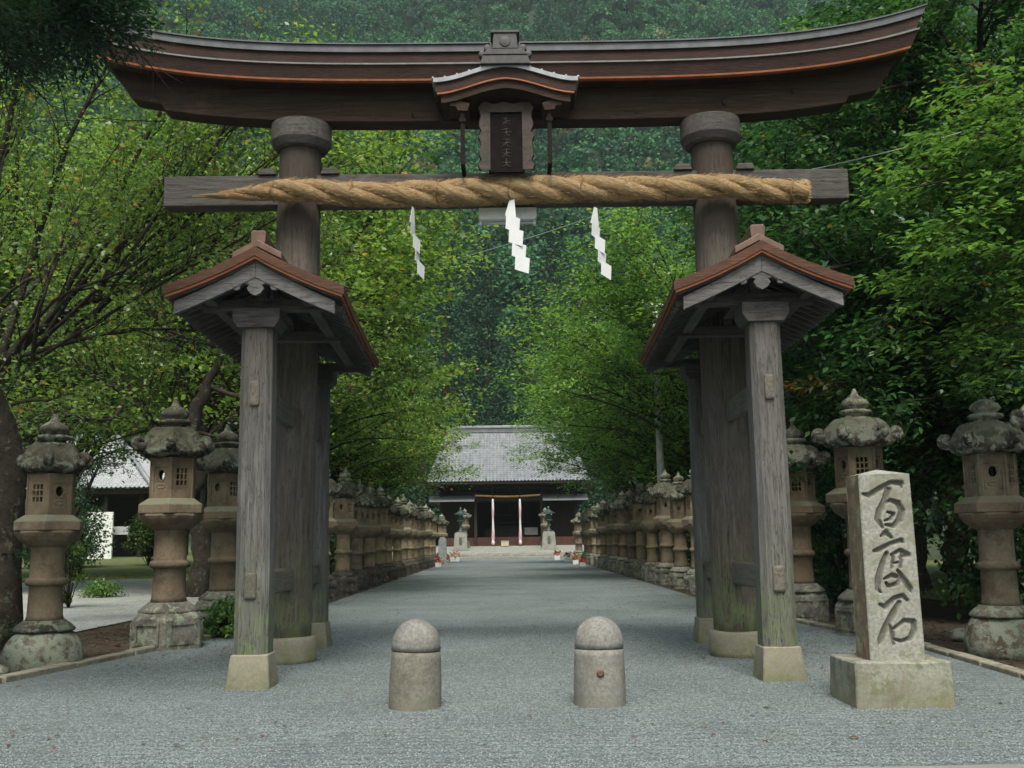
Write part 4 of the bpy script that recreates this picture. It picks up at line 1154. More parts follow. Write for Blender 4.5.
# rope across the hall front, bell ropes
def twist(mb,a,b,r,turns,n=60,sag=0):
    a=V3(a);b=V3(b)
    for s in range(2):
        pts=[]
        for i in range(n+1):
            t=i/n;ph=2*PI*turns*t+s*PI;p=a.lerp(b,t)+Vector((0,0,-sag*math.sin(t*PI)))
            pts.append(p+Vector((0,math.cos(ph),math.sin(ph)))*r*.5)
        mb.tube(pts,r*.6,6)
mb=MB();twist(mb,at(475,495.5,92.2),at(540,494.8,92.2),.09,14,90,.12);o=mb.build('hall_rope',simple('old_straw',(.33,.2,.07),.9,.3,9));o.name='straw_rope'
tag(o,'thin golden straw rope strung across the front of the far shrine hall','rope')
for px,lab in((492.6,'pink and white cloth-wrapped bell rope, left one of two at the shrine hall front'),(519.6,'pink and white cloth-wrapped bell rope, right one of two at the shrine hall front')):
    top=at(px,484,91.6);bot=at(px,544,91.6);z1=at(px,499,91.6).z
    r=empty('bell_rope',(top.x,91.6,.98),lab,'bell rope','cloth-wrapped bell ropes')
    mb=MB();mb.tube([(0,0,z1-.98),(0,0,top.z-.98)],.03,6);mb.build('cord',IRON,r)
    L=z1-.98-.12;mb=MB();pr=[]
    for i in range(25):
        t=i/24;z=.12+L*t;rad=.13-.05*t+.02*math.sin(t*PI*3);pr.append((rad,z))
    pr=[(.02,.10),(.1,.11),(.14,.2),(.16,.4),(.1,.46)]+[(a,b) for a,b in pr if b>.55]
    mb.lathe(pr,10);o=mb.build('cloth_wrapping',None or PINK,r)
# pink/white stripe cloth via a material of its own
nt_=PINK.node_tree;n_=N(nt_);bs=[x for x in nt_.nodes if x.type=='BSDF_PRINCIPLED'][0]
sp=n_.sep(n_.pos((1,1,1),True));wv=n_.math('SINE',n_.math('ADD',n_.math('MULTIPLY',sp[2],3.4),n_.math('MULTIPLY',n_.math('ARCTAN2',sp[1],sp[0]),1.0)))
n_.put(bs.inputs['Base Color'],n_.mix(n_.ramp(wv,-.1,.25),(.62,.58,.6),(.52,.33,.38)))
p=at(505,543.5,91.2);r=empty('offertory_box',(p.x,91.2,.98),'small pale wooden offertory box between the two bell ropes','offering box')
mb=MB();mb.box(-.33,.33,-.2,.2,0,.4);mb.box(-.36,.36,-.23,.23,.4,.44);o=mb.build('chest',simple('pale_wood_box',(.45,.4,.27),.7,.15,5),r,.01)
mb=MB()
for k in range(7): mb.box(-.3+k*.09,-.27+k*.09,-.2,.2,.441,.46)
mb.build('slats',HWX,r)
# bronze lanterns on plinths with stone lanterns behind
BRONZE=simple('green_bronze',(.03,.06,.05),.55,.4,8,metal=.3)
for px,lab,s in((460.8,'green bronze lantern on a pale stone plinth, left of the shrine hall entrance',-1),(549.0,'green bronze lantern on a pale stone plinth, right of the shrine hall entrance',1)):
    p=at(px,549,87.6);r=empty('bronze_lantern',(p.x,87.6,.66),lab,'lantern','bronze lanterns before the hall')
    mb=MB();mb.box(-.7,.7,-.6,.6,-.05,.12);mb.box(-.58,.58,-.5,.5,.12,1.42,.09,.09);mb.box(-.42,.42,-.4,.4,1.42,1.5);mb.build('plinth',STEP,r,.015)
    mb=MB();mb.prism([(-.12,.5),(.12,.5),(.12,1.1),(-.12,1.1)],-.515,-.40);mb.build('inscription_panel',simple('dark_inscription',(.09,.09,.08),.8,.4,12),r)
    mb=MB();mb.lathe([(.32,1.5),(.3,1.56),(.14,1.72),(.09,1.9),(.1,2.25),(.2,2.36),(.34,2.42),(.34,2.48),(.2,2.5)],12);mb.build('pedestal',BRONZE,r)
    mb=MB();mb.lathe([(.2,2.5),(.24,2.56),(.24,2.88),(.2,2.93)],6);mb.build('firebox',BRONZE,r)
    mb=MB();mb.lathe([(.58,2.97),(.6,3.02),(.42,3.08),(.26,3.2),(.1,3.3),(.07,3.36),(.12,3.43),(.08,3.52),(.01,3.6)],6,smooth=False);mb.build('roof',BRONZE,r)
    q=at(px+(4.2 if s<0 else -3.2),549,90.2)
    l=copy_tree(protoB);l.location=(q.x,90.2,.86);l.rotation_euler=(0,0,.4);l.scale=(.88,.88,.92);l['label']='pale stone lantern standing behind the green bronze lantern on the '+('left' if s<0 else 'right')+' of the hall entrance';l['group']='stone lanterns before the hall'
# potted flowers
WPOT=simple('white_planter',(.7,.72,.72),.5,.05,5);REDF=simple('red_blossom',(.5,.03,.02),.7,.4,30);ORF=simple('orange_blossom',(.5,.14,.04),.7,.4,30);GRN=simple('pot_foliage',(.05,.1,.02),.7,.4,30)
pots=[(438.3,567,0,'left of the path, nearest of three'),(445.6,564.5,1,'left of the path, middle of three'),(455,561.5,2,'left of the path, farthest of three'),
      (582.8,566.5,0,'right of the path, nearest of four'),(575.6,564.3,1,'right of the path, second of four'),(567.6,561.5,2,'right of the path, third of four'),(563,559.8,0,'right of the path, farthest of four')]
for i,(px,py,kd,lab) in enumerate(pots):
    p=gr(px,py);p=Vector((p.x*68/p.y if p.y>76 else p.x,min(p.y,76),0))
    sc_=p.y/60
    r=empty('flower_pot',(p.x,p.y,0),('red','orange red','orange')[kd]+' flowers in a small white pot '+lab,'flower pot','white flower pots beside the path')
    w_=.15*sc_*(1.7 if kd==2 and i<3 else 1);mb=MB();mb.box(-w_,w_,-.15,.15,0,.24*sc_,-.02,-.02);mb.build('pot',WPOT,r,.01)
    rg=random.Random(i);mb=MB();mg=MB()
    for k in range(46):
        c=Vector((rg.uniform(-1,1)*w_*1.15,rg.uniform(-.2,.2),.24*sc_+rg.uniform(.0,.3)*sc_))
        mm=(mb if rg.random()<.75 else mg);rr=.075*sc_
        mm.add([c+Vector((rg.uniform(-rr,rr),rg.uniform(-rr,rr),rg.uniform(-rr,rr))) for _ in range(4)],[(0,1,2),(0,2,3),(0,3,1),(1,3,2)])
    mb.build('blossoms',(REDF,ORF,ORF)[kd],r);mg.build('leaves',GRN,r)
# small grey stele by the left row
p=Vector((-4.1,66,0));r=empty('stone_stele',p,'small grey upright stone slab near the far end of the left lantern row','stone slab')
mb=MB();mb.prism([(-.25,.25),(.25,.25),(.24,1.5),(.1,1.7),(-.14,1.68),(-.25,1.45)],-.12,.12);mb.build('slab',simple('blue_grey_slab',(.22,.25,.27),.8,.3,5),r,.02)
mb=MB();mb.box(-.38,.38,-.25,.25,-.02,.25,.03,.03);mb.build('foot_block',BASEST,r,.02)
# ---------------------------------------------------------------- building on the left
LB=empty('side_building',(-33,84,.5),'pavilion with grey tiled hip roof and open timber front beyond the left gravel yard','building')
def L_(x,y,Y): q=at(x,y,Y);return Vector((q.x+33,Y-84,q.z-.5))
er_=L_(152,487,80);ez=er_.z;rzz=L_(95,440,86).z
mb=MB();x1=er_.x;x0=x1-16
tile_roof(mb,[(x0,-4,ez),(x1,-4,ez)],[(x0+6,3,rzz),(x1-5.2,3,rzz)],.35);tile_roof(mb,[(x1,-4,ez),(x1,10,ez)],[(x1-5.2,3,rzz),(x1-5.2,3.2,rzz)],.35)
rf=mb.build('roof',tilemat('pale_grey_tile',(.3,.32,.33),(.45,.47,.48)),LB,fixn=False)
mb=MB();mb.box(x0+6,x1-5,2.7,3.3,rzz-.1,rzz+.6,.0,.05);mb.tube([(x1-5.2,2.9,rzz+.1),(x1-2.4,-.6,(ez+rzz)/2-.1),(x1-.1,-3.9,ez+.15)],.2,7);mb.build('ridge',TILE,rf)
mb=MB();mb.box(x0+.3,x1-.3,-3.6,9.6,ez-.45,ez-.08);mb.build('eave_board',HWX,rf)
mb=MB();mb.box(x0+1,x1-1,4,9,0,ez-.4);mb.build('wall',HW,LB)
for k in range(6):
    mb=MB();x=x0+1.2+k*(x1-x0-2.4)/5;mb.box(x-.16,x+.16,-2.9,-2.6,0,ez-.4);mb.build('post',HWX,LB)
q0=L_(86,558,77);q1=L_(114,512,77)
mb=MB();mb.box(q0.x,q1.x,-7.2,-7.0,0,q1.z);mb.build('white_panel',simple('white_sheet',(.72,.75,.73),.6,.04,2),LB)
mb=MB();mb.box(x1-7,x1-.8,-6.2,-6.1,ez-3.6,ez-3.0)
mb.build('sign_board',simple('pale_board',(.4,.43,.43),.6,.2,2),LB)
# picket fence
a=at(196,560,78);b=at(330,560,78)
r=empty('picket_fence',(a.x,78,.35),'low grey-green slatted fence beyond the left gravel yard','fence')
mb=MB();W_=b.x-a.x;k=0
while k*.28<W_: mb.box(k*.28,k*.28+.09,-.02,.02,0,2.6);k+=1
mb.build('pickets',simple('grey_green_slat',(.12,.15,.13),.7,.3,4),r)
mb=MB();mb.box(0,W_,.025,.07,.6,.7);mb.box(0,W_,.025,.07,2.1,2.2);mb.build('rail',simple('grey_green_rail',(.1,.13,.11),.7,.3,4),r)
# ---------------------------------------------------------------- poles and wires
def wire(name,pts,r,label,mat=IRON,group=None):
    mb=MB();P=[V3(p) for p in pts];q=[]
    for i in range(len(P)-1):
        for k in range(12):
            t=k/12;p=P[i].lerp(P[i+1],t);p.z-=.012*(P[i+1]-P[i]).length*4*t*(1-t);q.append(p)
    q.append(P[-1]);mb.tube(q,r,5);o=mb.build(name,mat,None,fixn=False);return tag(o,label,'cable',group)
wire('power_cable',[at(800,172,13.1),at(1060,100,16),at(1500,-60,22)],.008,'thin pale cable sagging from the right end of the tie beam towards the right edge',simple('pale_cable',(.3,.3,.29),.5,.1,3))
wire('power_cable',[at(300,288,60),at(460,258,60),at(600,214,60)],.035,'thin cable slanting up to the right behind the paper streamers',simple('green_cable',(.1,.14,.13),.6,.1,3))
wire('power_cable',[at(300,271,75),at(470,268,75),at(640,270,75)],.03,'thin level cable behind the paper streamers',IRON)
wire('power_cable',[at(40,121,14),at(100,118,13.6),at(166,121,13)],.006,'thin dark wire running left from under the gate lintel',IRON)
p=gr(662,566);r=empty('utility_pole',(p.x*1.0,p.y,0),'slim pale grey pole standing among the trees behind the right lantern row','pole')
r.location=(at(661,480,37.4).x,37.4,0)
mb=MB();mb.lathe([(.15,0),(.14,4),(.11,10.4)],12);mb.build('shaft',simple('pale_concrete',(.42,.43,.42),.7,.2,4),r)
mb=MB();mb.box(-.5,.5,-.06,.06,9.9,10.02);mb.box(-.1,.1,-.3,-.12,8.2,8.8);mb.build('crossarm',LAMPW,r)
#@@TREES
# ---------------------------------------------------------------- near trees with measured limbs
TW=dict
cfgN=[TW(n=3.2,len=1.9,ang=.75,up=.12,r=.03,wob=.14),TW(n=7.5,len=.8,ang=.8,up=.02,r=.012,wob=.2,sag=.05)]
cfgM=[TW(n=2.6,len=1.3,ang=.5,up=.12,r=.016,wob=.12),TW(n=6.,len=.6,ang=.8,up=.02,r=.006,wob=.2,sag=.05)]
# cherry at the left, base out of frame, branches fanning to the right
T=Tree(21)
B=Vector((-9.6,17.5,0))
def A(x,y,Y): return at(x,y,Y)
trunk,tr=T.limb([B,(-9.4,17.2,1.6),A(-60,400,16.5)],.26,.2)
rf_=random.Random(77)
fan=[]
for k in range(13):
    x0=rf_.uniform(-40,110);y0=372-.5*max(0,x0)+rf_.uniform(-8,8);an=math.radians(rf_.uniform(28,82));L=rf_.uniform(150,300);Yk=rf_.uniform(14.2,16)
    b_=.25*L*math.sin(an*.5)
    fan.append(([A(x0,y0,15.6),A(x0+L*.35*math.cos(an)+rf_.uniform(-14,14),y0-L*.38*math.sin(an)-6+rf_.uniform(-10,10),Yk),A(x0+L*.7*math.cos(an)+rf_.uniform(-14,14),y0-L*.72*math.sin(an)+rf_.uniform(-10,10),Yk),A(x0+L*math.cos(an)+8,y0-L*math.sin(an)-10,Yk)],rf_.uniform(.022,.04),.008))
limbs=fan+[([A(-60,400,16.5),A(0,362,16),A(45,325,15.6),A(95,300,15.4)],.13,.05),
 ([A(95,300,15.4),A(140,210,15.6),A(185,150,15.8),A(250,120,16.2)],.045,.018),
 ([A(45,325,15.6),A(100,230,15.4),A(150,130,15.2),A(190,60,15)],.05,.018),
 ([A(95,300,15.4),A(170,272,15.6),A(250,215,16),A(330,170,16.5)],.045,.015),
 ([A(0,362,16),A(40,230,16),A(70,140,15.6),A(120,40,15.4)],.06,.02),
 ([A(-60,400,16.5),A(-20,240,16),A(10,120,15.6),A(30,20,15.2)],.08,.025),
 ([A(-40,350,16.5),A(30,290,18),A(110,200,19),A(200,110,20)],.06,.018),
 ([A(0,362,16),A(60,345,15.4),A(130,330,15.2),A(200,330,15.4)],.04,.014),
 ([A(45,325,15.6),A(110,255,14.8),A(200,175,14.4),A(250,60,14.2)],.045,.014),
 ([A(-60,400,16.5),A(-20,410,15.6),A(40,400,15.2),A(90,410,15)],.04,.012)]
for pts,a,b in limbs:
    q,rs=T.limb(pts,a*1.25,b);T.sprout(q,rs,cfgM,0,.3)
T.finish('cherry_tree','cherry tree at the far left with dark branches fanning up through yellow-green leaves','tree',B,L_CHERRY,TRUNK,size=.085,per=32,spread=.15,warm=.02,slim=.3,flat=.6)
# crooked tree between second and third lantern on the left
T=Tree(22);B=Vector((-6.9,21.5,0))
q,rs=T.limb([B,A(183,520,21),A(200,470,21),A(190,430,20.8),A(206,385,20.8)],.2,.13)
for pts,a,b in [([A(206,385,20.8),A(222,350,20.8),A(195,340,20.5),A(160,325,20.5),A(147,300,20.4)],.09,.03),
 ([A(190,430,20.8),A(160,425,20),A(125,395,19.5),A(85,365,19.2)],.09,.03),
 ([A(206,385,20.8),A(240,330,21.5),A(290,280,22),A(330,230,23)],.08,.02),
 ([A(222,350,20.8),A(225,270,21),A(240,210,21),A(230,140,21.5)],.07,.02),
 ([A(206,385,20.8),A(260,400,21),A(320,380,22),A(360,360,23)],.06,.02),
 ([A(147,300,20.4),A(120,240,20.4),A(140,180,20.6)],.03,.015),
 ([A(125,395,19.5),A(110,420,19),A(60,415,18.6),A(20,430,18.4)],.05,.015),
 ([A(190,430,20.8),A(240,440,21),A(300,430,22)],.04,.015),
 ([A(222,350,20.8),A(180,290,22),A(120,270,23),A(60,250,24)],.06,.02),
 ([A(147,300,20.4),A(90,330,20),A(30,340,20)],.03,.015)]:
    q,rs=T.limb(pts,a,b);T.sprout(q,rs,cfgN,0,.2)
T.finish('cherry_tree','crooked mossy cherry tree rising behind the second and third lanterns on the left','tree',B,L_CHERRY,TRUNK,size=.095,per=26,spread=.17,warm=.02,slim=.3,flat=.6)
# dark tree at left edge with ivy trunk, drooping fan foliage at top left
T=Tree(23);B=Vector((-6.85,14.2,0))
q,rs=T.limb([B,B+Vector((0,0,2.5)),B+Vector((-.5,-.6,4.6)),B+Vector((-.9,-1.5,6.5))],.3,.2)
cfgD=[TW(n=4.5,len=1.15,ang=.85,up=-.1,r=.02,wob=.14,zs=.3,sag=.1),TW(n=10,len=.45,ang=.8,up=-.1,r=.007,wob=.15,zs=.25,sag=.2)]
for pts,a,b in [([q[-1],A(-100,-90,10.5),A(-30,-30,9.2),A(50,-4,8.6),A(100,8,8.4)],.09,.012),
 ([q[-1],A(-90,-20,10.5),A(-30,15,9.5),A(22,36,9.2)],.07,.012),
 ([q[-1],A(-110,-50,9.8),A(-60,-8,8.6),A(-20,32,8.4)],.06,.012),
 ([q[-1],A(-40,-120,10),A(20,-66,9),A(75,-32,8.4)],.07,.012),
 ([q[-1],A(-50,-100,9.2),A(20,-60,8.2),A(80,-20,7.8)],.07,.012)]:
    l,lr=T.limb(pts,a,b);T.sprout(l,lr,cfgD,0,.45)
cfgI=[TW(n=3,len=.7,ang=1.3,up=.1,r=.01,wob=.2)]
T.sprout(q,rs,cfgI,0,.0)
def trimmed(p):
    if p.z<4: return False
    x,y=px_of(p);return x>152+rgt.gauss(0,8) or y>100+rgt.gauss(0,8) or (x>95 and y>56+rgt.gauss(0,6))
rgt=random.Random(3)
T.finish('ivy_clad_tree','dark tree with ivy-covered trunk at the left edge, boughs hanging into the top corner','tree',B,L_MAPLE,TRUNK,size=.062,per=150,spread=.09,slim=.2,flat=.75,thick=.35,warm=.0,clump=.2,cull=trimmed)
# ivy tuft trunk and low dark foliage at left edge
cfgB=[TW(n=3.3,len=1.7,ang=.8,up=.1,r=.03,wob=.16),TW(n=7.,len=.8,ang=.8,up=.0,r=.01,wob=.2,sag=.08)]
# big dark tree mass on the right
T=Tree(24);B=Vector((9.4,19.5,0))
q,rs=T.limb([B,B+Vector((-.2,0,2.5)),B+Vector((.1,-.3,5.5)),B+Vector((0,-.2,9))],.34,.2)
rgq=random.Random(7)
def fork(T,q,k,tg,a=.1,b=.02,cfg=cfgB,t0=.2,arch=.6):
    s0=q[k];m=s0.lerp(tg,.5)+Vector((0,0,arch));l,lr=T.limb([s0,m,tg],a,b);T.sprout(l,lr,cfg,0,t0)
for (x,y,Y,k) in [(770,330,18,8),(740,240,18.5,8),(760,180,18,10),(810,140,17.5,12),(880,90,17,12),(930,30,17,12),(1000,60,16,11),(1040,160,15.5,9),(880,200,16.5,9),(820,270,16.5,8),(900,300,16,6),(960,250,15.6,8),(1020,300,15.5,6),(850,400,17,5),(930,400,16.5,5),(1010,420,16,4),(800,450,18.5,4),(1060,380,15.5,5),(760,400,20,5),(980,-20,17,12),(870,10,18.5,12),(720,300,22,8),(1010,200,18,9),(940,150,18,9),(830,200,20,10),(790,360,21,6),(900,480,18,3),(1000,490,17.5,3)]:
    fork(T,q,k,A(x,y,Y))
T.finish('oak_tree','large dark green tree filling the right side behind the boulder-based lantern','tree',B,L_DARK,TRUNK,size=.14,per=44,spread=.16,slim=.26,flat=.72,thick=.45,warm=.004,droop=.5,clump=.28,
  patchfn=lambda p,rg:(.55 if rg.random()<.5 else .15) if ((p-A(985,95,16.5)).length<.55 or (p-A(940,450,16.5)).length<.35 or (p-A(800,385,17.5)).length<.5) else 0.)
# brighter sprays closer on the right
T=Tree(25);B=Vector((9.2,11.2,0))
q,rs=T.limb([B,B+Vector((0,.1,2.5)),B+Vector((-.3,.2,4.6)),B+Vector((-.4,.2,6.0))],.2,.12)
cfgS=[TW(n=3.8,len=1.25,ang=.75,up=.03,r=.018,wob=.1,zs=.22,sag=.12),TW(n=8.5,len=.55,ang=.8,up=-.06,r=.007,wob=.14,zs=.2,sag=.25)]
for (x,y,Y,k) in [(905,190,12,10),(925,245,11.8,9),(935,150,12.6,11),(960,140,11.6,11),(980,210,11.2,9),(920,290,12,8),(1010,260,11,8),(1000,330,11.5,6),(940,340,12.4,6),(1020,110,11.2,11)]:
    fork(T,q,k,A(x,y,Y),.05,.008,cfgS,.35,.35)
T.finish('maple_tree','slender tree at the right edge with bright fresh green layered sprays of leaves','tree',B,L_BRIGHT,TRUNK,size=.125,per=34,spread=.11,slim=.24,flat=.85,thick=.3,warm=.004,droop=.55,clump=.2)
# ---------------------------------------------------------------- trees along the path (auto)
cfgL=[TW(n=2.,len=2.6,ang=.75,up=.08,r=.05,wob=.12,zs=.4),TW(n=4.4,len=1.3,ang=.75,up=.02,r=.018,wob=.16,zs=.35,sag=.05)]
lane1=broadleaf(31,(8.4,37,0),3.2,(6.3,36,8.2),(4.8,7,4.8),.26,26,cfgL,extra=[(1.4,35,6.6),(1.6,37,9.2),(2.4,40,5.8)],name='zelkova_tree',label='bright green tree behind the right lantern row, boughs reaching over the path',cat='tree',leafm=L_LANEB,barkm=TRUNK,size=.155,per=20,spread=.2,slim=.3,flat=.7,thick=.3,warm=.012,clump=.32,group='broadleaf trees along the path')
lane2=broadleaf(32,(-8.8,38,0),3.6,(-8.2,37,8.0),(4.0,6,4.8),.28,26,cfgL,extra=[(-3.2,36,6.0),(-2.8,38,7.8),(-3.6,41,5.4)],name='cherry_tree',label='yellow-green tree behind the middle of the left lantern row, beside the left roofed side frame',cat='tree',leafm=L_LANEC,barkm=TRUNK,size=.155,per=20,spread=.22,slim=.3,flat=.65,thick=.3,warm=.02,clump=.32,group='broadleaf trees along the path')
lane3=broadleaf(33,(12.5,27,0),4.5,(11.5,27,9.5),(6.5,6.5,6.5),.36,30,cfgL,name='oak_tree',label='tall dark tree behind the right roofed side frame of the gate',cat='tree',leafm=L_DARK,barkm=TRUNK,size=.21,per=30,spread=.26,slim=.3,flat=.68,thick=.4,warm=.003,group='broadleaf trees along the path')
gp='broadleaf trees along the path'
link_copy(lane1,(9.1,48,0),.3,1.05,'bright green tree behind the far half of the right lantern row',gp)
link_copy(lane1,(8.9,64,0),-.3,1.0,'green tree at the far end of the right lantern row, partly covering the hall roof',gp)
link_copy(lane1,(10.5,27,0),2.6,1.2,'tall green tree just behind the right pillar of the gate, below the tie beam',gp)
link_copy(lane2,(-9.9,52,0),-.3,1.05,'green tree behind the far half of the left lantern row',gp)
link_copy(lane2,(-9.4,68,0),.3,1.0,'green tree at the far end of the left lantern row, half covering the hall roof',gp)
link_copy(lane2,(-8.6,29.5,0),.9,1.15,'yellow-green tree behind the left pillar of the gate, under the left side roof',gp)
link_copy(lane2,(-16,33,0),2.9,1.25,'yellow-green tree standing beyond the left gravel yard',gp)
link_copy(lane2,(-21,48,0),5.0,1.3,'pale green tree rising beyond the left gravel yard, top left of the gate',gp)
link_copy(lane3,(-13.5,60,0),1.1,1.1,'dark green tree behind the roof of the left side pavilion',gp)
link_copy(lane3,(17,17,0),.4,1.0,'dark tree beyond the right edge lanterns, trunk hidden',gp)
link_copy(lane3,(16,38,0),2.4,1.15,'dark tree standing deep behind the right lantern row',gp)
link_copy(lane3,(15.5,54,0),4.4,1.1,'dark tree far back to the right of the lantern row',gp)
link_copy(lane3,(22,25,0),3.6,1.1,'dark tree farthest right beyond the lawn',gp)
# ---------------------------------------------------------------- cedars
def cedar_proto(seed,hh,rb,nl,label,size=.5):
    rg=random.Random(seed);root=empty('cedar_tree',(0,0,0),label,'tree','tall cedars behind the shrine hall')
    mb=MB();mb.tube([(0,0,-.5),(.1,0,hh*.4),(0,.1,hh*.75),(0,0,hh)],[.42,.33,.2,.03],7)
    C=[];Tn=[];Hd=[];n=int(hh*5)
    for i in range(n):
        t=(i+.5)/n;z=hh*(.16+.84*t);L=rb*(1-t)**.75*(.65+.5*rg.random())+.3;a=i*2.4+rg.random()
        d=Vector((math.cos(a),math.sin(a),0));p0=Vector((0,0,z));p1=p0+d*L*.6+Vector((0,0,-.1*L));p2=p0+d*L+Vector((0,0,-.12*L+.1))
        mb.tube([p0,p1,p2],[.06,.04,.015],3,cap=False)
        m=int(nl*(.4+L/rb));cl=rg.gauss(0,.18)
        for k in range(m):
            u=rg.random()**.6;q=p0.lerp(p1,u*2) if u<.5 else p1.lerp(p2,u*2-1)
            sp=.3+.35*(1-abs(u-.6))*L*.35
            C.append((q.x+rg.gauss(0,sp),q.y+rg.gauss(0,sp),q.z+rg.gauss(0,.3)-.1));Tn.append(.4+cl);Hd.append((d.x*.8,d.y*.8,-.25))
    mb.build('trunk',TRUNKR,root,fixn=False)
    me=leaf_mesh('crown',C,size,Tn,L_CEDAR,.5,.3,.0,.3,seed,Hd);o=bpy.data.objects.new('crown',me);COL.objects.link(o);o.parent=root
    return root
c1=cedar_proto(41,24,3.6,62,'a',.34);c2=cedar_proto(42,20,4.2,74,'b',.34)
spots=[(-15,112,c1,1.0,'tall dark cedar to the left of the hall roof'),(-9.5,116,c2,1.1,'broad cedar just left of the hall roof ridge'),(-4.5,119,c1,1.05,'tall cedar behind the left half of the hall roof'),(-.5,124,c2,1.0,'cedar behind the middle of the hall roof'),
 (4.2,118,c1,.95,'narrow cedar behind the right half of the hall roof'),(9,114,c2,1.15,'broad cedar to the right of the hall roof'),(14.5,112,c1,1.05,'tall cedar farther right of the hall roof'),(-21,108,c2,1.2,'cedar far left of the hall behind the pavilion'),(-28,104,c1,1.1,'cedar behind the ridge of the left pavilion'),
 (21,106,c1,1.15,'cedar far right of the hall behind the trees'),(-36,100,c2,1.2,'cedar at the far left behind the pavilion roof'),(-12.5,122,c1,1.2,'cedar in the second rank left of the hall'),(6.5,127,c1,1.2,'cedar in the second rank right of the hall'),(-46,100,c1,1.2,'outermost cedar on the left beyond the pavilion'),
 (-8,134,c1,1.3,'cedar high on the slope above the left half of the hall roof'),(-2.5,138,c1,1.35,'cedar high on the slope above the middle of the hall roof'),(3.5,136,c2,1.35,'broad cedar high on the slope straight above the hall ridge'),(10,135,c1,1.3,'cedar high on the slope above the right end of the hall'),
 (-16,136,c2,1.35,'broad cedar high on the slope left of the hall'),(17,137,c1,1.3,'cedar high on the slope right of the hall'),(-5,148,c2,1.3,'topmost broad cedar above the left of the hall'),(7,150,c1,1.3,'topmost narrow cedar above the right of the hall')]
seen=set()
for i,(x,y,pr,s_,lab) in enumerate(spots):
    if id(pr) in seen: r=copy_tree(pr)
    else: r=pr;seen.add(id(pr))
    r.location=(x,y,hill_h(x,y)-.1);r.rotation_euler=(0,0,i*1.3);r.scale=(s_,)*3;r['label']=lab
# ---------------------------------------------------------------- hillside forest
def hillside():
    rg=np.random.default_rng(77);rr=random.Random(77)
    # clump template variants: leaf-cluster faces on a lumpy dome
    tem=[]
    for v in range(7):
        n=270
        d=rg.normal(size=(n,3));d/=np.linalg.norm(d,axis=1,keepdims=True);d[:,2]=np.abs(d[:,2])*1.1-.25
        lump=np.array([1+.35*noise.noise(Vector((float(a*1.7+v*5),float(b*1.7),float(c*1.7)))) for a,b,c in d])
        tem.append(d*lump[:,None]*(.78+.3*rg.random(n))[:,None])
    Cs=[];Sz=[];T=[];W=[];Hn=[];core=MB()
    pos=[]
    y=126.
    while y<560:
        stp=4.3+ (y-126)*.0065
        xr=.46*y+14
        x=-xr
        while x<xr:
            px=x+rr.uniform(-.42,.42)*stp;py=y+rr.uniform(-.42,.42)*stp
            pos.append((px,py));x+=stp
        y+=stp*.9
    # side slopes
    for _ in range(700):
        sgn=rr.choice((-1,1));px=10+sgn*rr.uniform(97,170);py=rr.uniform(40,200);pos.append((px,py))
    for (px,py) in pos:
        h=hill_h(px,py)
        if h<1.0: continue
        k=rr.randrange(7);s_=rr.uniform(2.3,3.9)*(1+(py-126)*.0008);zz=rr.uniform(.9,1.5)
        con=noise.noise(Vector((px/38,py/38,7)))>.12
        if con: s_*=.72;zz*=1.9
        a=rr.random()*6.28;ca,sa=math.cos(a),math.sin(a)
        t=tem[k];
        P=np.stack([t[:,0]*ca-t[:,1]*sa,t[:,0]*sa+t[:,1]*ca,t[:,2]],axis=1)
        if con:
            hh_=np.clip((P[:,2]+.25)/1.3,0,1);P[:,:2]*=(1.15-hh_*.95)[:,None]
        hz=s_*1.7
        Q=P*np.array([s_,s_,s_*zz])+np.array([px,py,h+hz])
        Cs.append(Q);nn=len(Q);Sz.append(np.full(nn,(.62*s_*.42+.35)*.72))
        base=rr.gauss(.45,.3) if not con else rr.gauss(.1,.1)
        T.append(np.full(nn,base)+ (P[:,2]*.0));W.append(np.full(nn,1. if rr.random()<.012 else 0.)*.7)
        Hn.append(P*1.2)
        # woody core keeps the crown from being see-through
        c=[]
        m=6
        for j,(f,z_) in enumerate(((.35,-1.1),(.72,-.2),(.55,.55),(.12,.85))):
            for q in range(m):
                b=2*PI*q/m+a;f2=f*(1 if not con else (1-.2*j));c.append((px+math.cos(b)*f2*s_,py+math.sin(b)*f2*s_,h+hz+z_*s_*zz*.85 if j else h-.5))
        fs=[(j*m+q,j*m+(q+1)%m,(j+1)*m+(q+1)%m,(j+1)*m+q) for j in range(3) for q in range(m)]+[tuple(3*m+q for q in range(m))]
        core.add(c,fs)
    C=np.concatenate(Cs)
    print('hill crowns',len(pos),'faces',len(C))
    me=leaf_mesh('hillside_forest',C,np.concatenate(Sz),np.concatenate(T),L_FOREST,.35,.42,.0,.3,5,np.concatenate(Hn)*.0,np.concatenate(W))
    o=bpy.data.objects.new('hillside_forest',me);COL.objects.link(o)
    tag(o,'dense mixed forest covering the whole hillside behind the shrine','forest',None,'stuff')
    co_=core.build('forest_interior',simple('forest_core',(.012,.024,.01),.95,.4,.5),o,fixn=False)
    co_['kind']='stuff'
hillside()
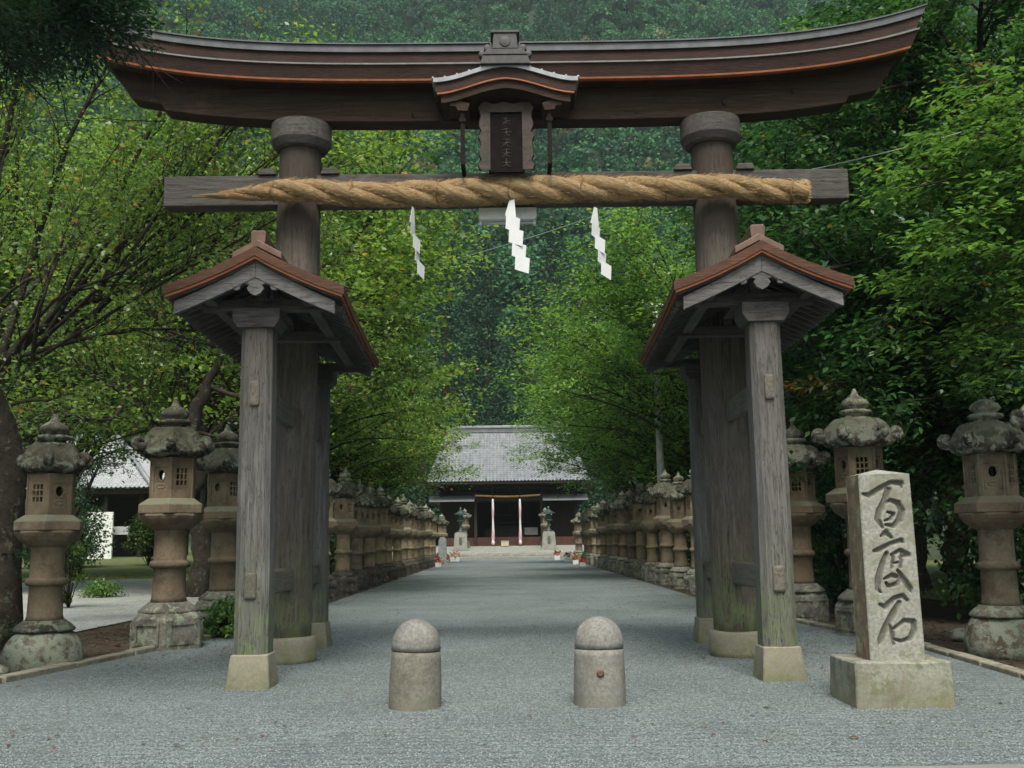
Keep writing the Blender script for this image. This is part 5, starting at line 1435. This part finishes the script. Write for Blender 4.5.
#@@BUSHES
def bush(seed,loc,rad,n,leafm,label,size=.07,name='shrub',squash=1.,warm=.01,clump=.25,flat=.4):
    rg=random.Random(seed);r=empty(name,loc,label,'shrub');mb=MB();C=[];Tn=[]
    for i in range(int(18+rad[0]*10)):
        u=rg.uniform(0,2*PI);zz=rg.uniform(.1,1);q=math.sqrt(max(.02,1-(zz-.35)**2/.45)) if abs(zz-.35)<.66 else .15
        e=Vector((math.cos(u)*rad[0]*q*rg.uniform(.4,.95),math.sin(u)*rad[1]*q*rg.uniform(.4,.95),zz*rad[2]))
        mb.tube([(0,0,-.05),e*.5+Vector((0,0,.1)),e],[.02,.012,.004],4,cap=False)
        cl=rg.gauss(0,clump)
        for k in range(n):
            s_=rad[0]*.2;C.append((e.x+rg.gauss(0,s_),e.y+rg.gauss(0,s_),max(.02,e.z+rg.gauss(0,s_*.8))));Tn.append(.4+cl)
    mb.build('stems',TRUNK,r,fixn=False)
    me=leaf_mesh('foliage',C,size,Tn,leafm,flat,.32,warm,.2,seed);o=bpy.data.objects.new('foliage',me);COL.objects.link(o);o.parent=r
    return r
g=gr(90,600);bush(51,(-10.35,25,0),(.32,.36,1.75),90,L_BUSH,'bushy shrub with yellow-green tips between the two nearest left lanterns',.09)
T=Tree(52);B=Vector((-10.5,24,0));q,rs=T.limb([B,B+Vector((.2,0,1.2)),B+Vector((.7,0,2.3)),B+Vector((1.15,0,3.4))],.09,.03)
T.sprout(q,rs,[TW(n=9,len=.75,ang=1.25,up=.1,r=.015,wob=.1,zs=.2),TW(n=9,len=.3,ang=.8,up=.1,r=.005,wob=.15)],0,.52)
T.finish('pine_tree','small dark green pine above the white panel between the two nearest left lanterns','tree',B,L_MAPLE,TRUNK,size=.085,per=120,spread=.07,slim=.12,flat=.3,thick=.5,warm=0)
q=at(149,556,62);bush(53,(q.x,62,.2),(1.15,1.0,3.0),200,L_BUSH,'round green bush in front of the left pavilion',.17)
q=at(58,556,60);bush(54,(q.x,60,.2),(2.4,1.6,4.2),200,L_DARK,'dark bush at the left end of the pavilion front',.17)
g=gr(150,612);bush(55,(-4.35,16.3,0),(.36,.3,.5),60,L_BRIGHT,'small bright green plant at the foot of the second left lantern',.07)
g=gr(105,597);bush(58,(g.x,g.y,0),(.6,.4,.35),60,L_BRIGHT,'low bright green plant at the edge of the left gravel yard',.07)
RB=[((8.3,17,0),(1.2,1.0,2.5),'dark bush between the marker stone and the boulder-based lantern'),((6.9,21.5,0),(.9,.9,2.6),'dark bush behind the lanterns next to the right front post'),((10.9,17.5,0),(1.3,1.,2.2),'dark bush behind the boulder-based lantern on the right'),((7.6,26,0),(1.0,1.4,2.6),'dark bush deep behind the right side frame of the gate'),((8.2,32,0),(1.3,2,2.6),'bush filling the gap behind the right lantern row near the gate'),((8.3,43,0),(1.3,3,2.4),'bush behind the middle of the right lantern row'),((8.3,56,0),(1.3,3,2.4),'bush behind the far half of the right lantern row')]
for i,(l,rd,lab) in enumerate(RB): bush(60+i,l,rd,210,L_DARK,lab,.11,warm=.003,clump=.2)
LBs=[((-8.3,14.6,0),(.9,.8,1.6),'dark undergrowth beside the ivy-clad trunk at the left edge',L_DARK),((-6.9,31,0),(.8,2,1.5),'low green bush behind the left lantern row near the gate',L_BUSH),((-8.3,44,0),(1.2,3,2.3),'green bush behind the middle of the left lantern row',L_BUSH),((-8.3,58,0),(1.2,3,2.4),'green bush behind the far half of the left lantern row',L_BUSH)]
for i,(l,rd,lab,m_) in enumerate(LBs): bush(80+i,l,rd,200,m_,lab,.11)
# slim red trunk tree behind right lantern
T=Tree(91);g=gr(955,612);B=Vector((9.6,22.3,0))
q,rs=T.limb([B,A(956,560,22.3),A(953,520,22.3),A(958,440,22.3),A(950,330,22.3)],.26,.17)
for (x,y,Y,k) in [(900,380,21,12),(1010,370,21,12),(940,280,21,16),(880,470,22,9),(1000,450,21,9)]: fork(T,q,min(k,len(q)-1),A(x,y,Y),.06,.015)
T.finish('young_tree','slender reddish-brown trunk rising between the marker stone and the boulder-based lantern','tree',B,L_DARK,TRUNKR,size=.13,per=18,spread=.18,warm=.01)
# rocks
for i,(px,py,s_,lab) in enumerate([(945,640,.16,'small dark rock at the kerb beside the boulder-based lantern'),(1012,655,.2,'dark rock in the right corner under the boulder-based lantern'),(12,676,.14,'small rock on the kerb at the left edge')]):
    g=gr(px,py);mb=MB();mb.lathe([(.6*s_,-.1*s_),(s_,.2*s_),(.9*s_,.6*s_),(.4*s_,.9*s_)],10);o=mb.build('rock',ROCK,None,loc=(g.x+ (.25 if px>500 else -.2),g.y+.1,0));subdiv(o,length=s_*.4);roughen(o.data,s_*.2,3/s_*.2,i);tag(o,lab,'rock')
# fallen leaves: stuff
def litter(name,n,region,size,mat,label,seed,warm=1.,z=.008):
    rg=np.random.default_rng(seed);C=[]
    while len(C)<n:
        p=region(rg)
        if p is not None: C.append((p[0],p[1],z))
    me=leaf_mesh(name,np.array(C),size,np.full(n,.5),mat,.93,.32,warm,-.15,seed);o=bpy.data.objects.new(name,me);COL.objects.link(o);return tag(o,label,'fallen leaves',None,'stuff')
L_DRY=leafmat('dry_leaf',(.06,.04,.025),(.17,.11,.06),(.15,.04,.025),.1,.8,.2)
def reg_path(rg):
    y=7.5+70*rg.random()**1.6;e=rg.random()
    if y<12 and rg.random()<.8: return None
    x=(rg.random()*2-1)*4.6
    if rg.random()<.55: x=math.copysign(4.7-abs(rg.normal())*1.1,x)
    return (x,y)
litter('fallen_leaves',2400,reg_path,.05,L_DRY,'scattered dry red and brown leaves lying on the gravel path',3,.5)
def reg_soil(rg):
    if rg.random()<.5: return (-7.3+2.4*rg.random(),9+40*rg.random())
    return (5.4+5*rg.random(),9+30*rg.random())
litter('leaf_litter',9000,reg_soil,.08,L_DRY,'brown leaf litter covering the soil strips beside the lantern rows',4,.3,-.02)
# loose stones standing proud of the gravel near the camera
def pebbles():
    rg=np.random.default_rng(31);n=52000
    y=6.75+11*rg.random(n)**1.5;x=(rg.random(n)*2-1)*(4.2+.03*y);rr=.004+.005*rg.random(n)
    base=np.array([[1,0,0],[0,1,0],[-1,0,0],[0,-1,0],[0,0,1],[0,0,-1]],float)
    P=base[None]*(1+.5*rg.normal(size=(n,6,1))*.4)*rr[:,None,None];P[:,:,0]*=1.3;P[:,:,2]*=.75
    a=rg.random(n)*6.28;c,s_=np.cos(a)[:,None],np.sin(a)[:,None];X=P[:,:,0]*c-P[:,:,1]*s_;Yq=P[:,:,0]*s_+P[:,:,1]*c
    V=np.stack([X+x[:,None],Yq+y[:,None],P[:,:,2]+(rr*.35)[:,None]],axis=2).reshape(-1,3)
    F_=np.array([[0,1,4],[1,2,4],[2,3,4],[3,0,4],[1,0,5],[2,1,5],[3,2,5],[0,3,5]])
    idx=(np.arange(n)[:,None,None]*6+F_[None]).reshape(-1)
    me=bpy.data.meshes.new('loose_gravel');me.vertices.add(6*n);me.vertices.foreach_set('co',V.astype(np.float32).ravel())
    me.loops.add(24*n);me.loops.foreach_set('vertex_index',idx.astype(np.int32));me.polygons.add(8*n);me.polygons.foreach_set('loop_start',np.arange(0,24*n,3,dtype=np.int32))
    ti=np.repeat(rg.random(n),6);col=np.zeros((6*n,4));col[:,0]=ti;col[:,3]=1
    at_=me.color_attributes.new('tint','FLOAT_COLOR','POINT');at_.data.foreach_set('color',col.astype(np.float32).ravel())
    m,nt,b=newmat('grey_pebble');q=N(nt);t_=q.n('ShaderNodeAttribute',attribute_name='tint');sc_=q.n('ShaderNodeSeparateColor');q.put(sc_.inputs[0],t_.outputs['Color'])
    q.put(b.inputs['Base Color'],q.mix(q.ramp(sc_.outputs[0],0,1),(.11,.135,.14),(.30,.345,.345)));b.inputs['Roughness'].default_value=.8
    me.materials.append(m);me.update();me.validate();o=bpy.data.objects.new('loose_gravel',me);COL.objects.link(o);tag(o,'loose grey stones lying on the near gravel path','gravel',None,'stuff')
pebbles()
# grass tufts on lawns
def reg_l(rg):
    return (-45+34*rg.random(),46.6+13*rg.random()) if rg.random()<.6 else (9.6+14*rg.random(),19+16*rg.random())
rgz=np.random.default_rng(9);n=26000
C=np.array([reg_l(rgz)+(0.,) for _ in range(n)])
C[:,2]=np.where(C[:,0]<0,.02,-.012)
me=leaf_mesh('grass',C,.11,np.full(n,.6),leafmat('grass_blade',(.05,.09,.02),(.14,.19,.05),(.22,.2,.08),.2),.1,.12,.2,-.9,9,np.tile([0,0,2.],(n,1)))
o=bpy.data.objects.new('grass',me);COL.objects.link(o);tag(o,'short grass on the lawn beyond the left yard and right lanterns','grass',None,'stuff')
#@@HAZE
HZ=.00027
def haze():
    m=bpy.data.materials.new('haze');m.use_nodes=True;nt=m.node_tree;nt.nodes.clear();o=nt.nodes.new('ShaderNodeOutputMaterial');v=nt.nodes.new('ShaderNodeVolumePrincipled')
    v.inputs['Color'].default_value=(.6,.8,.82,1);v.inputs['Density'].default_value=HZ;v.inputs['Anisotropy'].default_value=.2
    nt.links.new(v.outputs[0],o.inputs['Volume'])
    mb=MB();mb.box(-620,620,-320,920,-1.1,430);b=mb.build('haze',m);tag(b,'thin pale valley mist between the gate and the wooded hill','haze',None,'stuff')
haze()
for o in sc.objects:
    if o.parent is None and 'label' in o and not 4<=len(o['label'].split())<=16: print('LABEL LEN',len(o['label'].split()),o.name,o['label'])
